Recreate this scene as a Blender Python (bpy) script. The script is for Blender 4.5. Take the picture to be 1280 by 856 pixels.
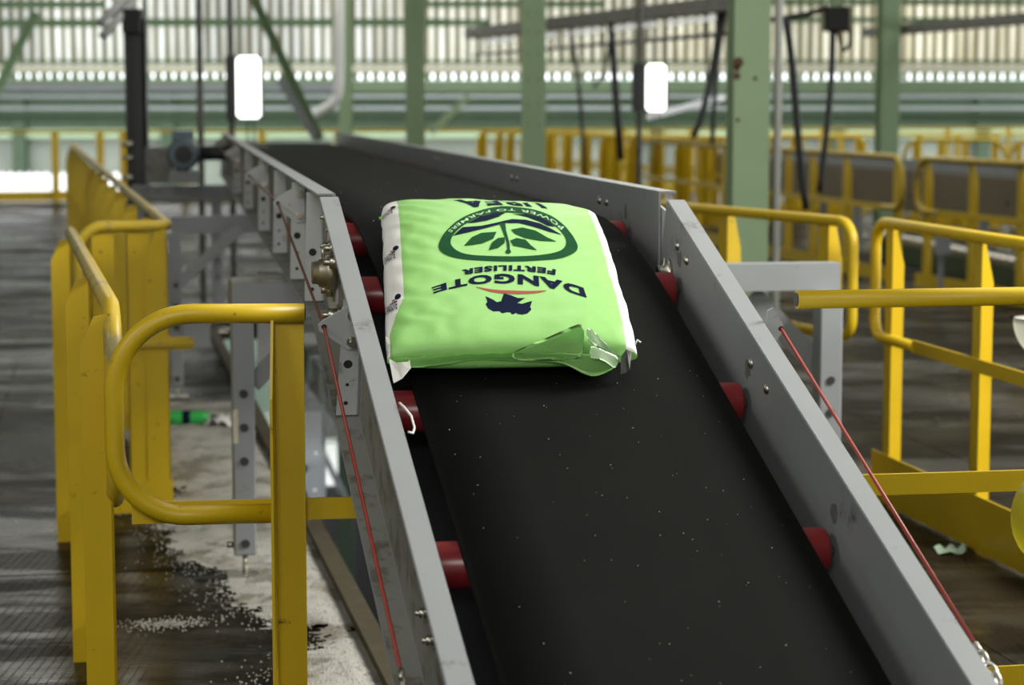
import bpy, bmesh, math, random
from mathutils import Vector, Matrix, noise
random.seed(7)
for o in list(bpy.data.objects): bpy.data.objects.remove(o)
S = bpy.context.scene; COL = S.collection

# ---------------------------------------------------------------- camera, sky, lamps, exposure
EYE = 1.533; PITCH = 0.1107; FPX = 2700.0
cd = bpy.data.cameras.new('camera'); cam = bpy.data.objects.new('camera', cd); COL.objects.link(cam)
cam.location = (0, 0, EYE); cam.rotation_euler = (math.pi/2 - PITCH, 0, 0)
cd.sensor_width = 36; cd.lens = FPX/1280*36; cd.clip_end = 400; cd.clip_start = .05
cd.dof.use_dof = True; cd.dof.focus_distance = 4.6; cd.dof.aperture_fstop = 4.0
S.camera = cam
S.view_settings.view_transform = 'Standard'; S.view_settings.look = 'None'; S.view_settings.gamma = 1
S.view_settings.use_curve_mapping = False
S.view_settings.exposure = -0.2
wd = bpy.data.worlds.new('sky'); S.world = wd; wd.use_nodes = True
bg = wd.node_tree.nodes['Background']; bg.inputs[0].default_value = (.93, .97, 1, 1); bg.inputs[1].default_value = 4.0
def area(name, loc, target, sx, sy, power, col=(1, .97, .9)):
    l = bpy.data.lights.new(name, 'AREA'); l.shape = 'RECTANGLE'; l.size = sx; l.size_y = sy; l.energy = power; l.color = col
    o = bpy.data.objects.new(name, l); COL.objects.link(o); o.location = loc
    o.rotation_euler = (Vector(target)-Vector(loc)).to_track_quat('-Z', 'Y').to_euler()
    return o
area('added_light', (4.1, 5.7, 3.6), (.25, 4.7, 1), 1.9, 1.9, 560)  # unseen key light, added to brighten the sack from its right side
area('added_light', (-5.0, .5, 4.6), (.2, 5.5, .9), 2.4, 1.8, 120)  # unseen fill, added to lift the left faces of frame and legs
area('added_light', (-.6, -3.6, 4.2), (0, 5, .9), 2.6, 1.8, 210)  # fill added behind the camera for the faces turned this way
for k, (x, y) in enumerate([(1, 7), (1, 17), (8, 13), (-6, 27), (3, 30), (9, 25)]):
    area('added_overhead_light', (x, y, 7.2), (x, y, 0), 2.5, 7, 150 if y < 9 else 260 if y < 20 else 470)  # unseen lights added below the closed roof to brighten the hall

# ---------------------------------------------------------------- helpers
def at(px, py, Y):            # point on the pixel's ray at distance Y in front of the camera position
    x = (px-640)/FPX; u = (428-py)/FPX; c, s = math.cos(PITCH), math.sin(PITCH)
    d = Vector((x, c+u*s, -s+u*c)); return d*(Y/d.y)+Vector((0, 0, EYE))
def atz(px, py, z):
    x = (px-640)/FPX; u = (428-py)/FPX; c, s = math.cos(PITCH), math.sin(PITCH)
    d = Vector((x, c+u*s, -s+u*c)); return d*((z-EYE)/d.z)+Vector((0, 0, EYE))
WL = {}
class G:
    def __init__(s): s.b = bmesh.new()
    def poly(s, pts, vec):     # extruded polygon
        vec = Vector(vec); n = len(pts)
        a = [s.b.verts.new(Vector(p)) for p in pts]; c = [s.b.verts.new(Vector(p)+vec) for p in pts]
        s.b.faces.new(a); s.b.faces.new(c[::-1])
        for i in range(n): s.b.faces.new((a[i], c[i], c[(i+1) % n], a[(i+1) % n]))
        return s
    def box(s, c, ex, ey, ez):  # centre and three half-vectors
        c, ex, ey, ez = map(Vector, (c, ex, ey, ez))
        return s.poly([c-ex-ey-ez, c+ex-ey-ez, c+ex+ey-ez, c-ex+ey-ez], ez*2)
    def bx(s, x0, x1, y0, y1, z0, z1):
        return s.poly([(x0, y0, z0), (x1, y0, z0), (x1, y1, z0), (x0, y1, z0)], (0, 0, z1-z0))
    def beam(s, p0, p1, w, hh, up=(0, 0, 1)):
        p0, p1 = Vector(p0), Vector(p1); d = (p1-p0).normalized(); sd = d.cross(Vector(up)).normalized(); u = sd.cross(d)
        return s.box((p0+p1)/2, (p1-p0)/2, sd*w/2, u*hh/2)
    def tube(s, pts, r, seg=10, cap=True, hollow=False):
        pts = [Vector(p) for p in pts]; rings = []; prev = None
        for i, p in enumerate(pts):
            t = (pts[min(i+1, len(pts)-1)]-pts[max(i-1, 0)]).normalized()
            if prev is None: nrm = t.orthogonal().normalized()
            else: nrm = (prev-t*prev.dot(t)).normalized()
            prev = nrm; bn = t.cross(nrm)
            rr = r[i] if isinstance(r, (list, tuple)) else r
            rings.append([s.b.verts.new(p+(nrm*math.cos(2*math.pi*k/seg)+bn*math.sin(2*math.pi*k/seg))*rr) for k in range(seg)])
        for A, B in zip(rings, rings[1:]):
            for k in range(seg):
                f = s.b.faces.new((A[k], A[(k+1) % seg], B[(k+1) % seg], B[k])); f.smooth = True
        if cap:
            s.b.faces.new(rings[0][::-1]); s.b.faces.new(rings[-1])
        return s
    def cyl(s, p0, p1, r, seg=12): return s.tube([p0, p1], r, seg)
    def build(s, name, m, parent=None, smooth=False, loc=None):
        bmesh.ops.recalc_face_normals(s.b, faces=s.b.faces[:])
        if parent is not None: L = WL[parent]
        elif loc is not None: L = Vector(loc)
        else:
            vs = [v.co for v in s.b.verts]
            L = Vector(((min(v.x for v in vs)+max(v.x for v in vs))/2, (min(v.y for v in vs)+max(v.y for v in vs))/2, min(v.z for v in vs)))
        bmesh.ops.translate(s.b, vec=-L, verts=s.b.verts[:])
        me = bpy.data.meshes.new(name); s.b.to_mesh(me); s.b.free()
        if smooth:
            for p in me.polygons: p.use_smooth = True
        for mm in (m if isinstance(m, list) else [m]): me.materials.append(mm)
        o = bpy.data.objects.new(name, me); COL.objects.link(o)
        WL[o] = L
        if parent is not None: o.parent = parent; o.location = (0, 0, 0)
        else: o.location = L
        return o
def tag(o, label=None, cat=None, group=None, kind=None):
    if label: o['label'] = label
    if cat: o['category'] = cat
    if group: o['group'] = group
    if kind: o['kind'] = kind
    return o
def thing(name, loc, label, cat, group=None):
    o = bpy.data.objects.new(name, None); COL.objects.link(o); o.location = loc; o.empty_display_size = .1
    WL[o] = Vector(loc); return tag(o, label, cat, group)
def fillet(pts, r, n=6):
    pts = [Vector(p) for p in pts]; out = [pts[0]]
    for i in range(1, len(pts)-1):
        a = (pts[i-1]-pts[i]); b = (pts[i+1]-pts[i]); rr = r[i] if isinstance(r, (list, tuple)) else r
        rr = min(rr, a.length*.49, b.length*.49); a = a.normalized()*rr; b = b.normalized()*rr
        if rr < 1e-4: out.append(pts[i]); continue
        for k in range(n+1):
            t = k/n; p0, p1, p2 = pts[i]+a, pts[i], pts[i]+b
            w = 1.15                        # rational: close to a circular bend
            out.append((p0*(1-t)**2+p1*2*w*.62*t*(1-t)+p2*t*t)/((1-t)**2+2*w*.62*t*(1-t)+t*t))
    out.append(pts[-1]); return out

# ---------------------------------------------------------------- materials
def mat(name, col, rough=.5, metal=0, var=.12, vscale=6, bump=0, bscale=60, dirt=None, dirt_amt=.0, dirt_scale=9, spec=.5, emit=None, estr=0, trans=0, coat=0):
    m = bpy.data.materials.new(name); m.use_nodes = True; nt = m.node_tree; N = nt.nodes; L = nt.links
    p = N['Principled BSDF']; p.inputs['Roughness'].default_value = rough; p.inputs['Metallic'].default_value = metal
    p.inputs['Specular IOR Level'].default_value = spec; p.inputs['Coat Weight'].default_value = coat
    tc = N.new('ShaderNodeTexCoord')
    nz = N.new('ShaderNodeTexNoise'); nz.inputs['Scale'].default_value = vscale; nz.inputs['Detail'].default_value = 5
    L.new(tc.outputs['Object'], nz.inputs['Vector'])
    mx = N.new('ShaderNodeMix'); mx.data_type = 'RGBA'
    mx.inputs[6].default_value = tuple(c*(1-var) for c in col)+(1,); mx.inputs[7].default_value = tuple(min(1, c*(1+var)) for c in col)+(1,)
    L.new(nz.outputs[0], mx.inputs[0]); out = mx.outputs[2]
    if dirt:
        n2 = N.new('ShaderNodeTexNoise'); n2.inputs['Scale'].default_value = dirt_scale; n2.inputs['Detail'].default_value = 8; n2.inputs['Roughness'].default_value = .7
        L.new(tc.outputs['Object'], n2.inputs['Vector'])
        r = N.new('ShaderNodeMapRange'); r.inputs[1].default_value = 1-dirt_amt-.06; r.inputs[2].default_value = 1-dirt_amt+.04
        L.new(n2.outputs[0], r.inputs[0])
        m2 = N.new('ShaderNodeMix'); m2.data_type = 'RGBA'; m2.inputs[7].default_value = tuple(dirt)+(1,)
        L.new(r.outputs[0], m2.inputs[0]); L.new(out, m2.inputs[6]); out = m2.outputs[2]
    L.new(out, p.inputs['Base Color'])
    if bump:
        n3 = N.new('ShaderNodeTexNoise'); n3.inputs['Scale'].default_value = bscale; n3.inputs['Detail'].default_value = 3
        L.new(tc.outputs['Object'], n3.inputs['Vector'])
        bp = N.new('ShaderNodeBump'); bp.inputs['Strength'].default_value = bump; bp.inputs['Distance'].default_value = .01
        L.new(n3.outputs[0], bp.inputs['Height']); L.new(bp.outputs[0], p.inputs['Normal'])
    if emit: p.inputs['Emission Color'].default_value = tuple(emit)+(1,); p.inputs['Emission Strength'].default_value = estr
    if trans:
        tr = N.new('ShaderNodeBsdfTranslucent'); L.new(out, tr.inputs[0]); ms = N.new('ShaderNodeMixShader'); ms.inputs[0].default_value = trans
        L.new(p.outputs[0], ms.inputs[1]); L.new(tr.outputs[0], ms.inputs[2]); L.new(ms.outputs[0], N['Material Output'].inputs[0])
    return m
YEL = mat('yellow_paint', (.62, .425, .009), .40, dirt=(.05, .03, .01), dirt_amt=.305, dirt_scale=22, var=.1)
YELW = mat('worn_yellow_rail', (.55, .39, .025), .45, dirt=(.30, .25, .10), dirt_amt=.42, dirt_scale=8, var=.12)
GRY = mat('grey_paint', (.255, .27, .28), .45, dirt=(.10, .095, .08), dirt_amt=.32, dirt_scale=7, var=.1)
GRYL = mat('light_grey_paint', (.50, .525, .54), .45, dirt=(.16, .15, .13), dirt_amt=.33, dirt_scale=10, var=.1)
GRYD = mat('grimy_grey_steel', (.24, .24, .225), .6, dirt=(.14, .13, .11), dirt_amt=.43, dirt_scale=14, var=.2)
STEEL = mat('zinc_steel', (.55, .53, .47), .35, metal=1, var=.15, vscale=30)
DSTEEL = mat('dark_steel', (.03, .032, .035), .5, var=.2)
RED = mat('red_roller_shell', (.20, .014, .018), .3, var=.25, vscale=14)
CORD = mat('red_cord', (.33, .035, .02), .5, var=.25, vscale=20)
CORDB = mat('brown_cord', (.13, .045, .025), .6, var=.25, vscale=20)
GRN = mat('green_column_paint', (.28, .40, .23), .5, dirt=(.12, .08, .05), dirt_amt=.27, dirt_scale=3, var=.1, vscale=3)
GRND = mat('dark_green_paint', (.032, .062, .026), .55, var=.25, vscale=2)
GRT = mat('green_girt_paint', (.10, .165, .075), .55, var=.15, vscale=2)
PGRN = mat('pale_green_paint', (.33, .45, .33), .55, var=.15, vscale=3, dirt=(.15, .17, .12), dirt_amt=.38, dirt_scale=4)
RUST = mat('rusty_beam', (.065, .052, .026), .8, var=.4, vscale=12, dirt=(.28, .26, .19), dirt_amt=.33, dirt_scale=16)
WHT = mat('white_plastic', (.75, .75, .70), .4, var=.05)
GRAIN = mat('white_granules', (.50, .49, .45), .7, var=.25, vscale=9, dirt=(.25, .235, .19), dirt_amt=.45, dirt_scale=4, bump=.7, bscale=160)
BLK = mat('black_rubber', (.012, .012, .012), .6)
LAMPM = mat('lit_diffuser', (.9, .9, .85), .5, emit=(1, .99, .93), estr=3.2)
TUBEM = mat('lit_tube', (.9, .9, .9), .5, emit=(.95, .98, 1), estr=.55)
def belt_mat():
    m = mat('black_belt', (.0062, .0068, .0060), .8, var=.25, vscale=5, spec=.06, dirt=(.12, .12, .11), dirt_amt=.22, dirt_scale=55)
    nt = m.node_tree; N = nt.nodes; L = nt.links; p = N['Principled BSDF']
    tc = N.new('ShaderNodeTexCoord'); w = N.new('ShaderNodeTexWave'); w.inputs['Scale'].default_value = 90; w.bands_direction = 'DIAGONAL'
    L.new(tc.outputs['Object'], w.inputs[0]); b = N.new('ShaderNodeBump'); b.inputs['Strength'].default_value = .25; b.inputs['Distance'].default_value = .002
    L.new(w.outputs[1], b.inputs['Height']); L.new(b.outputs[0], p.inputs['Normal']); return m
BELT = belt_mat()
def floor_mat():
    m = mat('checker_plate', (.022, .0165, .009), .42, var=.35, vscale=1.6, dirt=(.010, .0075, .004), dirt_amt=.48, dirt_scale=2.2, spec=.22)
    nt = m.node_tree; N = nt.nodes; L = nt.links; p = N['Principled BSDF']
    g = N.new('ShaderNodeNewGeometry'); hs = []
    for rz, off in ((.785, 0), (-.785, .5)):
        mp = N.new('ShaderNodeMapping'); mp.inputs['Rotation'].default_value = (0, 0, rz); mp.inputs['Scale'].default_value = (26, 60, 1)
        L.new(g.outputs['Position'], mp.inputs[0])
        v = N.new('ShaderNodeTexVoronoi'); v.inputs['Randomness'].default_value = 0; v.inputs['Scale'].default_value = 1; v.voronoi_dimensions = '2D'
        L.new(mp.outputs[0], v.inputs['Vector']); r = N.new('ShaderNodeMapRange'); r.inputs[1].default_value = .18; r.inputs[2].default_value = .34; r.inputs[3].default_value = 1; r.inputs[4].default_value = 0
        L.new(v.outputs['Distance'], r.inputs[0]); hs.append(r.outputs[0])
    mx = N.new('ShaderNodeMath'); mx.operation = 'MAXIMUM'; L.new(hs[0], mx.inputs[0]); L.new(hs[1], mx.inputs[1])
    b = N.new('ShaderNodeBump'); b.inputs['Strength'].default_value = .8; b.inputs['Distance'].default_value = .003
    L.new(mx.outputs[0], b.inputs['Height']); L.new(b.outputs[0], p.inputs['Normal'])
    nz = N.new('ShaderNodeTexNoise'); nz.inputs['Scale'].default_value = 1.3; nz.inputs['Detail'].default_value = 6; L.new(g.outputs['Position'], nz.inputs['Vector'])
    rr = N.new('ShaderNodeMapRange'); rr.inputs[1].default_value = .35; rr.inputs[2].default_value = .65; rr.inputs[3].default_value = .18; rr.inputs[4].default_value = .42
    L.new(nz.outputs[0], rr.inputs[0]); L.new(rr.outputs[0], p.inputs['Roughness'])
    mq = N.new('ShaderNodeMapping'); mq.inputs['Rotation'].default_value = (0, 0, -.19); mq.inputs['Scale'].default_value = (.5, 1.5, 1); L.new(g.outputs['Position'], mq.inputs[0])
    n4 = N.new('ShaderNodeTexNoise'); n4.inputs['Scale'].default_value = 1; n4.inputs['Detail'].default_value = 6; n4.inputs['Roughness'].default_value = .65; L.new(mq.outputs[0], n4.inputs['Vector'])
    r4 = N.new('ShaderNodeMapRange'); r4.inputs[1].default_value = .50; r4.inputs[2].default_value = .68; r4.inputs[3].default_value = .012; r4.inputs[4].default_value = .36
    L.new(n4.outputs[0], r4.inputs[0]); L.new(r4.outputs[0], p.inputs['Specular IOR Level'])
    return m
FLOOR = floor_mat()
def sheet_mat():
    m = mat('weathered_light_tinted_sheet', (.62, .60, .52), .5, var=.1, trans=.6)
    nt = m.node_tree; N = nt.nodes; L = nt.links; p = N['Principled BSDF']
    oi = N.new('ShaderNodeObjectInfo'); g = N.new('ShaderNodeNewGeometry')
    mp = N.new('ShaderNodeMapping'); mp.inputs['Scale'].default_value = (5, 1, .3); L.new(g.outputs['Position'], mp.inputs[0])
    nz = N.new('ShaderNodeTexNoise'); nz.inputs['Scale'].default_value = 1.0; nz.inputs['Detail'].default_value = 3; L.new(mp.outputs[0], nz.inputs['Vector'])
    cr = N.new('ShaderNodeValToRGB'); cr.color_ramp.elements[0].position = .34; cr.color_ramp.elements[1].position = .62
    cr.color_ramp.elements[0].color = (.55, .52, .43, 1); cr.color_ramp.elements[1].color = (.95, .95, .91, 1)
    L.new(nz.outputs[0], cr.inputs[0])
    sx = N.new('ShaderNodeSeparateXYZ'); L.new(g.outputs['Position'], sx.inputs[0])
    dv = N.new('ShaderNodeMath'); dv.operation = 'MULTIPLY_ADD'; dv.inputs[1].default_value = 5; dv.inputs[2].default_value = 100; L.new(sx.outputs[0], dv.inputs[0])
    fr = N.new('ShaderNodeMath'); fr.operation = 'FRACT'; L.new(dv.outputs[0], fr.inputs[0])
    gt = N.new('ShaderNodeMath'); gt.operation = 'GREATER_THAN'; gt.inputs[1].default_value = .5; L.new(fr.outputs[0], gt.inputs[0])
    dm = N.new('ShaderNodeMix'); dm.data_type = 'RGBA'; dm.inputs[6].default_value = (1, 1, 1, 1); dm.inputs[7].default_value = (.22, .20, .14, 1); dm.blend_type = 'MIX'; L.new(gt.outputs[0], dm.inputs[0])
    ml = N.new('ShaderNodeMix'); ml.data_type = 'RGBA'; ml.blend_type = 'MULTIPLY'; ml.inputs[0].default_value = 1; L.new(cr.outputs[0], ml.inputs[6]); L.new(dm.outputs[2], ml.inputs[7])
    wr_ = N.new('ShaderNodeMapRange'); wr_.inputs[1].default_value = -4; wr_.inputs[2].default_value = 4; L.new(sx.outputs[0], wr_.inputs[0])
    wm = N.new('ShaderNodeMix'); wm.data_type = 'RGBA'; wm.inputs[6].default_value = (.98, 1, 1, 1); wm.inputs[7].default_value = (1, .95, .80, 1); L.new(wr_.outputs[0], wm.inputs[0])  # warm light towards one side, put into the sheet colour as cream
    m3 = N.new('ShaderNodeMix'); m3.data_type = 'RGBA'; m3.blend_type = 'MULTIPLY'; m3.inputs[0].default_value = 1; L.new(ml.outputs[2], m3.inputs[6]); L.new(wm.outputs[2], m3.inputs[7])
    hv = N.new('ShaderNodeHueSaturation'); L.new(m3.outputs[2], hv.inputs['Color'])
    r = N.new('ShaderNodeMapRange'); r.inputs[3].default_value = .7; r.inputs[4].default_value = 1.1; L.new(oi.outputs['Random'], r.inputs[0]); L.new(r.outputs[0], hv.inputs['Value'])
    L.new(hv.outputs[0], p.inputs['Base Color'])
    for n in N:
        if n.type == 'BSDF_TRANSLUCENT': L.new(hv.outputs[0], n.inputs[0])
    return m
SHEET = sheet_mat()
# ---------------------------------------------------------------- plan geometry of the conveyor
A1, A2 = -.1905, -.1545; KY = 5.13; SL = .3642; TH = math.atan(SL)
v1 = Vector((math.cos(A1), -math.sin(A1), 0)); h1 = Vector((math.sin(A1), math.cos(A1), 0))
v2 = Vector((math.cos(A2), -math.sin(A2), 0)); h2 = Vector((math.sin(A2), math.cos(A2), 0))
OO = v1*.959; KK = OO+h1*KY; Z = Vector((0, 0, 1))
def pt(l, y, z, up=None):
    if up is None: up = y > KY
    w = (KK+v2*l+h2*(y-KY)) if up else (OO+v1*l+h1*y)
    return Vector((w.x, w.y, z))
def zb(y):
    if y < 4.72: return .951+(y-4.367)*SL
    if y < 5.6: t = y-4.72; return 1.0796+SL*t-SL*t*t/1.76
    return 1.24
def slope(y): return SL if y < 4.72 else (SL*(1-(y-4.72)/.88) if y < 5.6 else 0)
def fl(l, y, n=0):            # n: offset square to the slope from the lower frame's flange plane
    return pt(l, y, 1.317+(y-5.098)*SL, False)+(Z*math.cos(TH)-h1*math.sin(TH))*n
def fu(l, y, n=0): return pt(l, y, 1.317+n, True)

# ---------------------------------------------------------------- setting: floor, roof, walls, outside
fx = lambda x: 33+(x+9.2)*7/20.2
def fpoly(pts, z0, z1): return [(p[0], p[1], z0) for p in pts], (0, 0, z1-z0)
P2 = lambda l, y: (OO+v1*l+h1*y)
g = G(); zt = -.008
ya = 34.75
g.poly(*fpoly([(-13, -4), P2(-.235, -4), P2(-.235, ya), (-10, 33.0)], -.2, zt))
g.poly(*fpoly([P2(.30, -4), (15, -4), (12, 40.6), P2(.30, ya)], -.2, zt))
g.poly(*fpoly([P2(-.235, -4), P2(.30, -4), P2(.30, 4.5), P2(-.235, 4.5)], -.2, zt))
g.poly(*fpoly([P2(-.235, 15.9), P2(.30, 15.9), P2(.30, ya), P2(-.235, ya)], -.2, zt))
flo = g.build('floor', FLOOR, loc=(0, 0, 0)); tag(flo, kind='structure')
for side, l0, sg in ((0, -.237, -1), (1, .302, 1)):
    for i in range(3):
        for j in range(6):
            la = l0+sg*1.2*i; lb = l0+sg*(1.2*(i+1)-.006); y0 = 2.3+2.4*j+(.7 if i == 1 else 0); y1 = y0+2.394
            dz = random.uniform(-.0015, .0015)
            q = G(); q.poly([Vector(p)+Z*(-.008) for p in (P2(la, y0), P2(lb, y0), P2(lb, y1), P2(la, y1))], (0, 0, .008+dz))
            q.build('floor_plate', FLOOR, flo)
g = G(); g.poly([tuple(P2(l, y))[:2]+(-.16,) for l, y in ((-.238, 4.5), (-.178, 4.5), (-.178, 15.9), (-.238, 15.9))], (0, 0, .19)); tag(g.build('trim_1', RUST), kind='structure')
g = G(); g.poly([tuple(P2(l, y))[:2]+(-.75,) for l, y in ((-.3, 15.92), (1.2, 15.92), (1.2, 15.98), (-.3, 15.98))], (0, 0, .74)); tag(g.build('trim_2', PGRN), kind='structure')
ROOF = mat('roof_underside', (.10, .12, .09), .7)
DCONC = mat('dark_concrete', (.05, .05, .045), .8, var=.3, vscale=1)
WALLM = mat('wall_sheet_inside', (.22, .22, .18), .6)
g = G(); g.bx(-13.3, 18.1, -6, 42.1, 7.5, 7.6); tag(g.build('ceiling', ROOF), kind='structure')
g = G(); g.bx(-13.3, 18.1, -6.1, -6, -.2, 7.5); tag(g.build('wall_rear', WALLM), kind='structure')
g = G(); g.bx(-13.3, -13.1, -6, 42, -.2, 7.5); tag(g.build('wall_left', WALLM), kind='structure')
g = G(); g.bx(18, 18.1, -6, 42, 2.4, 7.5); tag(g.build('wall_right', WALLM), kind='structure')
wb = thing('wall_back', (0, 42, 2), None, None); tag(wb, kind='structure')
prof = [(0, 0), (.09, 0), (.12, .045), (.17, .045)]
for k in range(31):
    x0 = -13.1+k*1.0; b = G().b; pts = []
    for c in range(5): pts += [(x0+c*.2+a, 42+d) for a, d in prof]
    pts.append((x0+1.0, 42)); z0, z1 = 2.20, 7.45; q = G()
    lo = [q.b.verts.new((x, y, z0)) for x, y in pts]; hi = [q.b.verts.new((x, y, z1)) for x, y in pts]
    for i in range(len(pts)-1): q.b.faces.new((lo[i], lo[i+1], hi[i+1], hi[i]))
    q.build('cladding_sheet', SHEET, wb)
g = G()
for k in range(155): g.bx(-13.1+k*.2, -13.1+k*.2+.14, 41.98, 42.06, 1.97, 2.2)
tag(g.build('filler_strip', GRN, wb), kind='stuff')
CREAM = mat('cream_flashing', (.74, .70, .55), .5, var=.12, vscale=.6)
g = G(); g.bx(-13, 14, 41.80, 41.84, 2.085, 2.25); g.build('flashing', CREAM, wb)
def girt(x0, x1, z, hh, m=GRT, y=41.7):
    g = G(); g.bx(x0, x1, y, y+.1, z-hh/2, z+hh/2); return g.build('girt', m, wb)
girt(-13, 14, 2.31, .06)
girt(-13, -7.8, 3.39, .14); girt(-13, -7.9, 3.04, .15); girt(-7.2, -1.2, 3.05, .15, y=41.65); girt(-1.7, 1.8, 3.40, .12); girt(4.5, 14, 3.44, .12); girt(5, 9.2, 3.1, .1)
girt(-1.2, -.4, 3.05, .12)
LGRN = mat('light_green_paint', (.30, .40, .24), .5, var=.08)
g = G(); g.bx(-3.4, 14, 41.6, 41.72, 1.70, 1.96); g.build('sill_girder', mat('sill_green', (.20, .28, .16), .5, var=.1), wb)
g = G(); g.bx(-13, -3.4, 41.6, 41.72, 1.76, 1.88); g.build('sill_girder', GRY, wb)
g = G(); g.bx(-13, -3.4, 41.66, 42.05, 1.88, 1.985); g.build('girt', LGRN, wb)
for z, r in ((1.655, .034), (1.43, .03)):
    g = G(); g.cyl((-13, 41.5, z), (14, 41.5, z), r, 8); g.build('sill_pipe', GRYL, wb)
g = G(); g.bx(-13, 14, 41.9, 42, 1.15, 1.33); g.build('lower_girder', GRND, wb)
# outside: yard and neighbouring shed
CONC = mat('pale_concrete', (.55, .55, .52), .8, var=.15, vscale=.3)
g = G(); g.bx(-60, 60, 30, 120, -8.1, -8); tag(g.build('ground', CONC), kind='structure')
sh = thing('neighbouring_shed', (0, 60, -8), 'dark green shed with white lower cladding standing outside beyond the open wall', 'building')
g = G(); g.bx(-34, 34, 60, 70, .55, 1.85); g.build('upper_wall', GRND, sh)
g = G(); g.bx(-34, 34, 60.2, 70, -8, .55); g.build('lower_wall', mat('grey_green_cladding', (.19, .21, .17), .6, var=.5, vscale=.7), sh)
g = G(); g.bx(-34, 34, 59.9, 60, .55, .8); g.build('fascia', LGRN, sh)
g = G(); g.bx(-35, 35, 59, 71, 1.85, 1.97); g.build('roof', GRYD, sh)
for x in (-13.6, -9.5, 4, 9, 13): g = G(); g.bx(x-.18, x+.18, 59.8, 60.2, -8, 1.85); g.build('pilaster', GRND, sh)
lr = thing('lean_to_roof', (-11, 48, -8), 'white ribbed lean-to roof outside below the far yellow fence', 'roof')
g = G()
pts = []
for c in range(33): pts += [(-15+c*.2+a, d) for a, d in prof]
lo = [g.b.verts.new((x, 47.5, -.75+d)) for x, d in pts]; hi = [g.b.verts.new((x, 49.5, -.1+d)) for x, d in pts]
for i in range(len(pts)-1): g.b.faces.new((lo[i], lo[i+1], hi[i+1], hi[i]))
g.build('ribbed_sheet', WHT, lr)
for x in (-14.5, -11, -9): g = G(); g.bx(x-.1, x+.1, 48.4, 48.6, -8, -.5); g.build('post', GRND, lr)

# ---------------------------------------------------------------- steel columns and braces
def column(px0, px1, Y, label, side=.012):
    a, b = at(px0, 300, Y), at(px1, 300, Y); w = b.x-a.x; cx = (a.x+b.x)/2; t = .014
    o = thing('steel_column', (cx, Y+w/2, 0), label, 'column', 'green steel columns')
    g = G(); g.bx(a.x, b.x, Y, Y+t, 0, 7.5); g.build('flange', GRN, o)
    g = G(); w2 = 2*w; g.bx(a.x, b.x, Y+w2-t, Y+w2, 0, 7.5); g.build('flange', GRN, o)
    g = G(); g.bx(cx-.006, cx+.006, Y+t, Y+w2-t, 0, 7.5); g.build('web', GRND, o)
    g = G(); g.bx(a.x-.06, b.x+.06, Y-.06, Y+w2+.06, 0, .02); g.build('base_plate', GRN, o)
    return o
c1 = column(915, 960, 12.0, 'widest green steel column with rust marks, nearest the conveyor')
g = G()
for px, py, r in ((921, 85, .02), (923, 78, .03), (921, 95, .022), (944, 98, .012), (922, 150, .012)):
    p = at(px, py, 11.9985); g.tube([p, p+Vector((0, .0014, 0))], r, 9)
g.build('rust_patch', mat('rust', (.11, .055, .03), .8, var=.4), c1)
c2 = column(652, 682, 18.0, 'green steel column with two rows of bolt holes behind the middle of the conveyor')
for py in (15, 40, 68, 100, 130, 155):
    for px in (660, 673):
        p = at(px, py, 17.992); g = G(); g.cyl(p, p+Vector((0, .008, 0)), .008, 6); g.build('bolt', GRND, c2)
column(508, 530, 24.0, 'mid-sized plain green steel column between the other two behind the belt')
column(425, 440, 32.0, 'thinnest green steel column, beside the far end of the right-hand belt frame')
column(1098, 1121, 25.5, 'green steel column rising behind the second conveyor and crowded yellow fences')
def brace(p0, p1, w, label, m, n='diagonal_brace'):
    g = G(); g.beam(p0, p1, w, .06, (0, -1, .01)); tag(g.build(n, m), label, 'brace')
a_, b_ = at(300, -40, 27), at(400, 175, 27)
brace(a_, b_, .12, 'long green diagonal brace crossing behind the tall white lamp box', GRT)
brace(at(350, 98, 26.93), at(394, 172, 26.93), .09, 'short grey diagonal bar lying along the green brace', GRY)
brace(at(-30, 165, 36), at(45, 15, 36), .16, 'dark green diagonal brace at the top beside the far wall', GRT)
brace(at(538, 166, 35), at(586, 120, 35), .1, 'small pale green diagonal stay behind the far belt end', LGRN)

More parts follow.
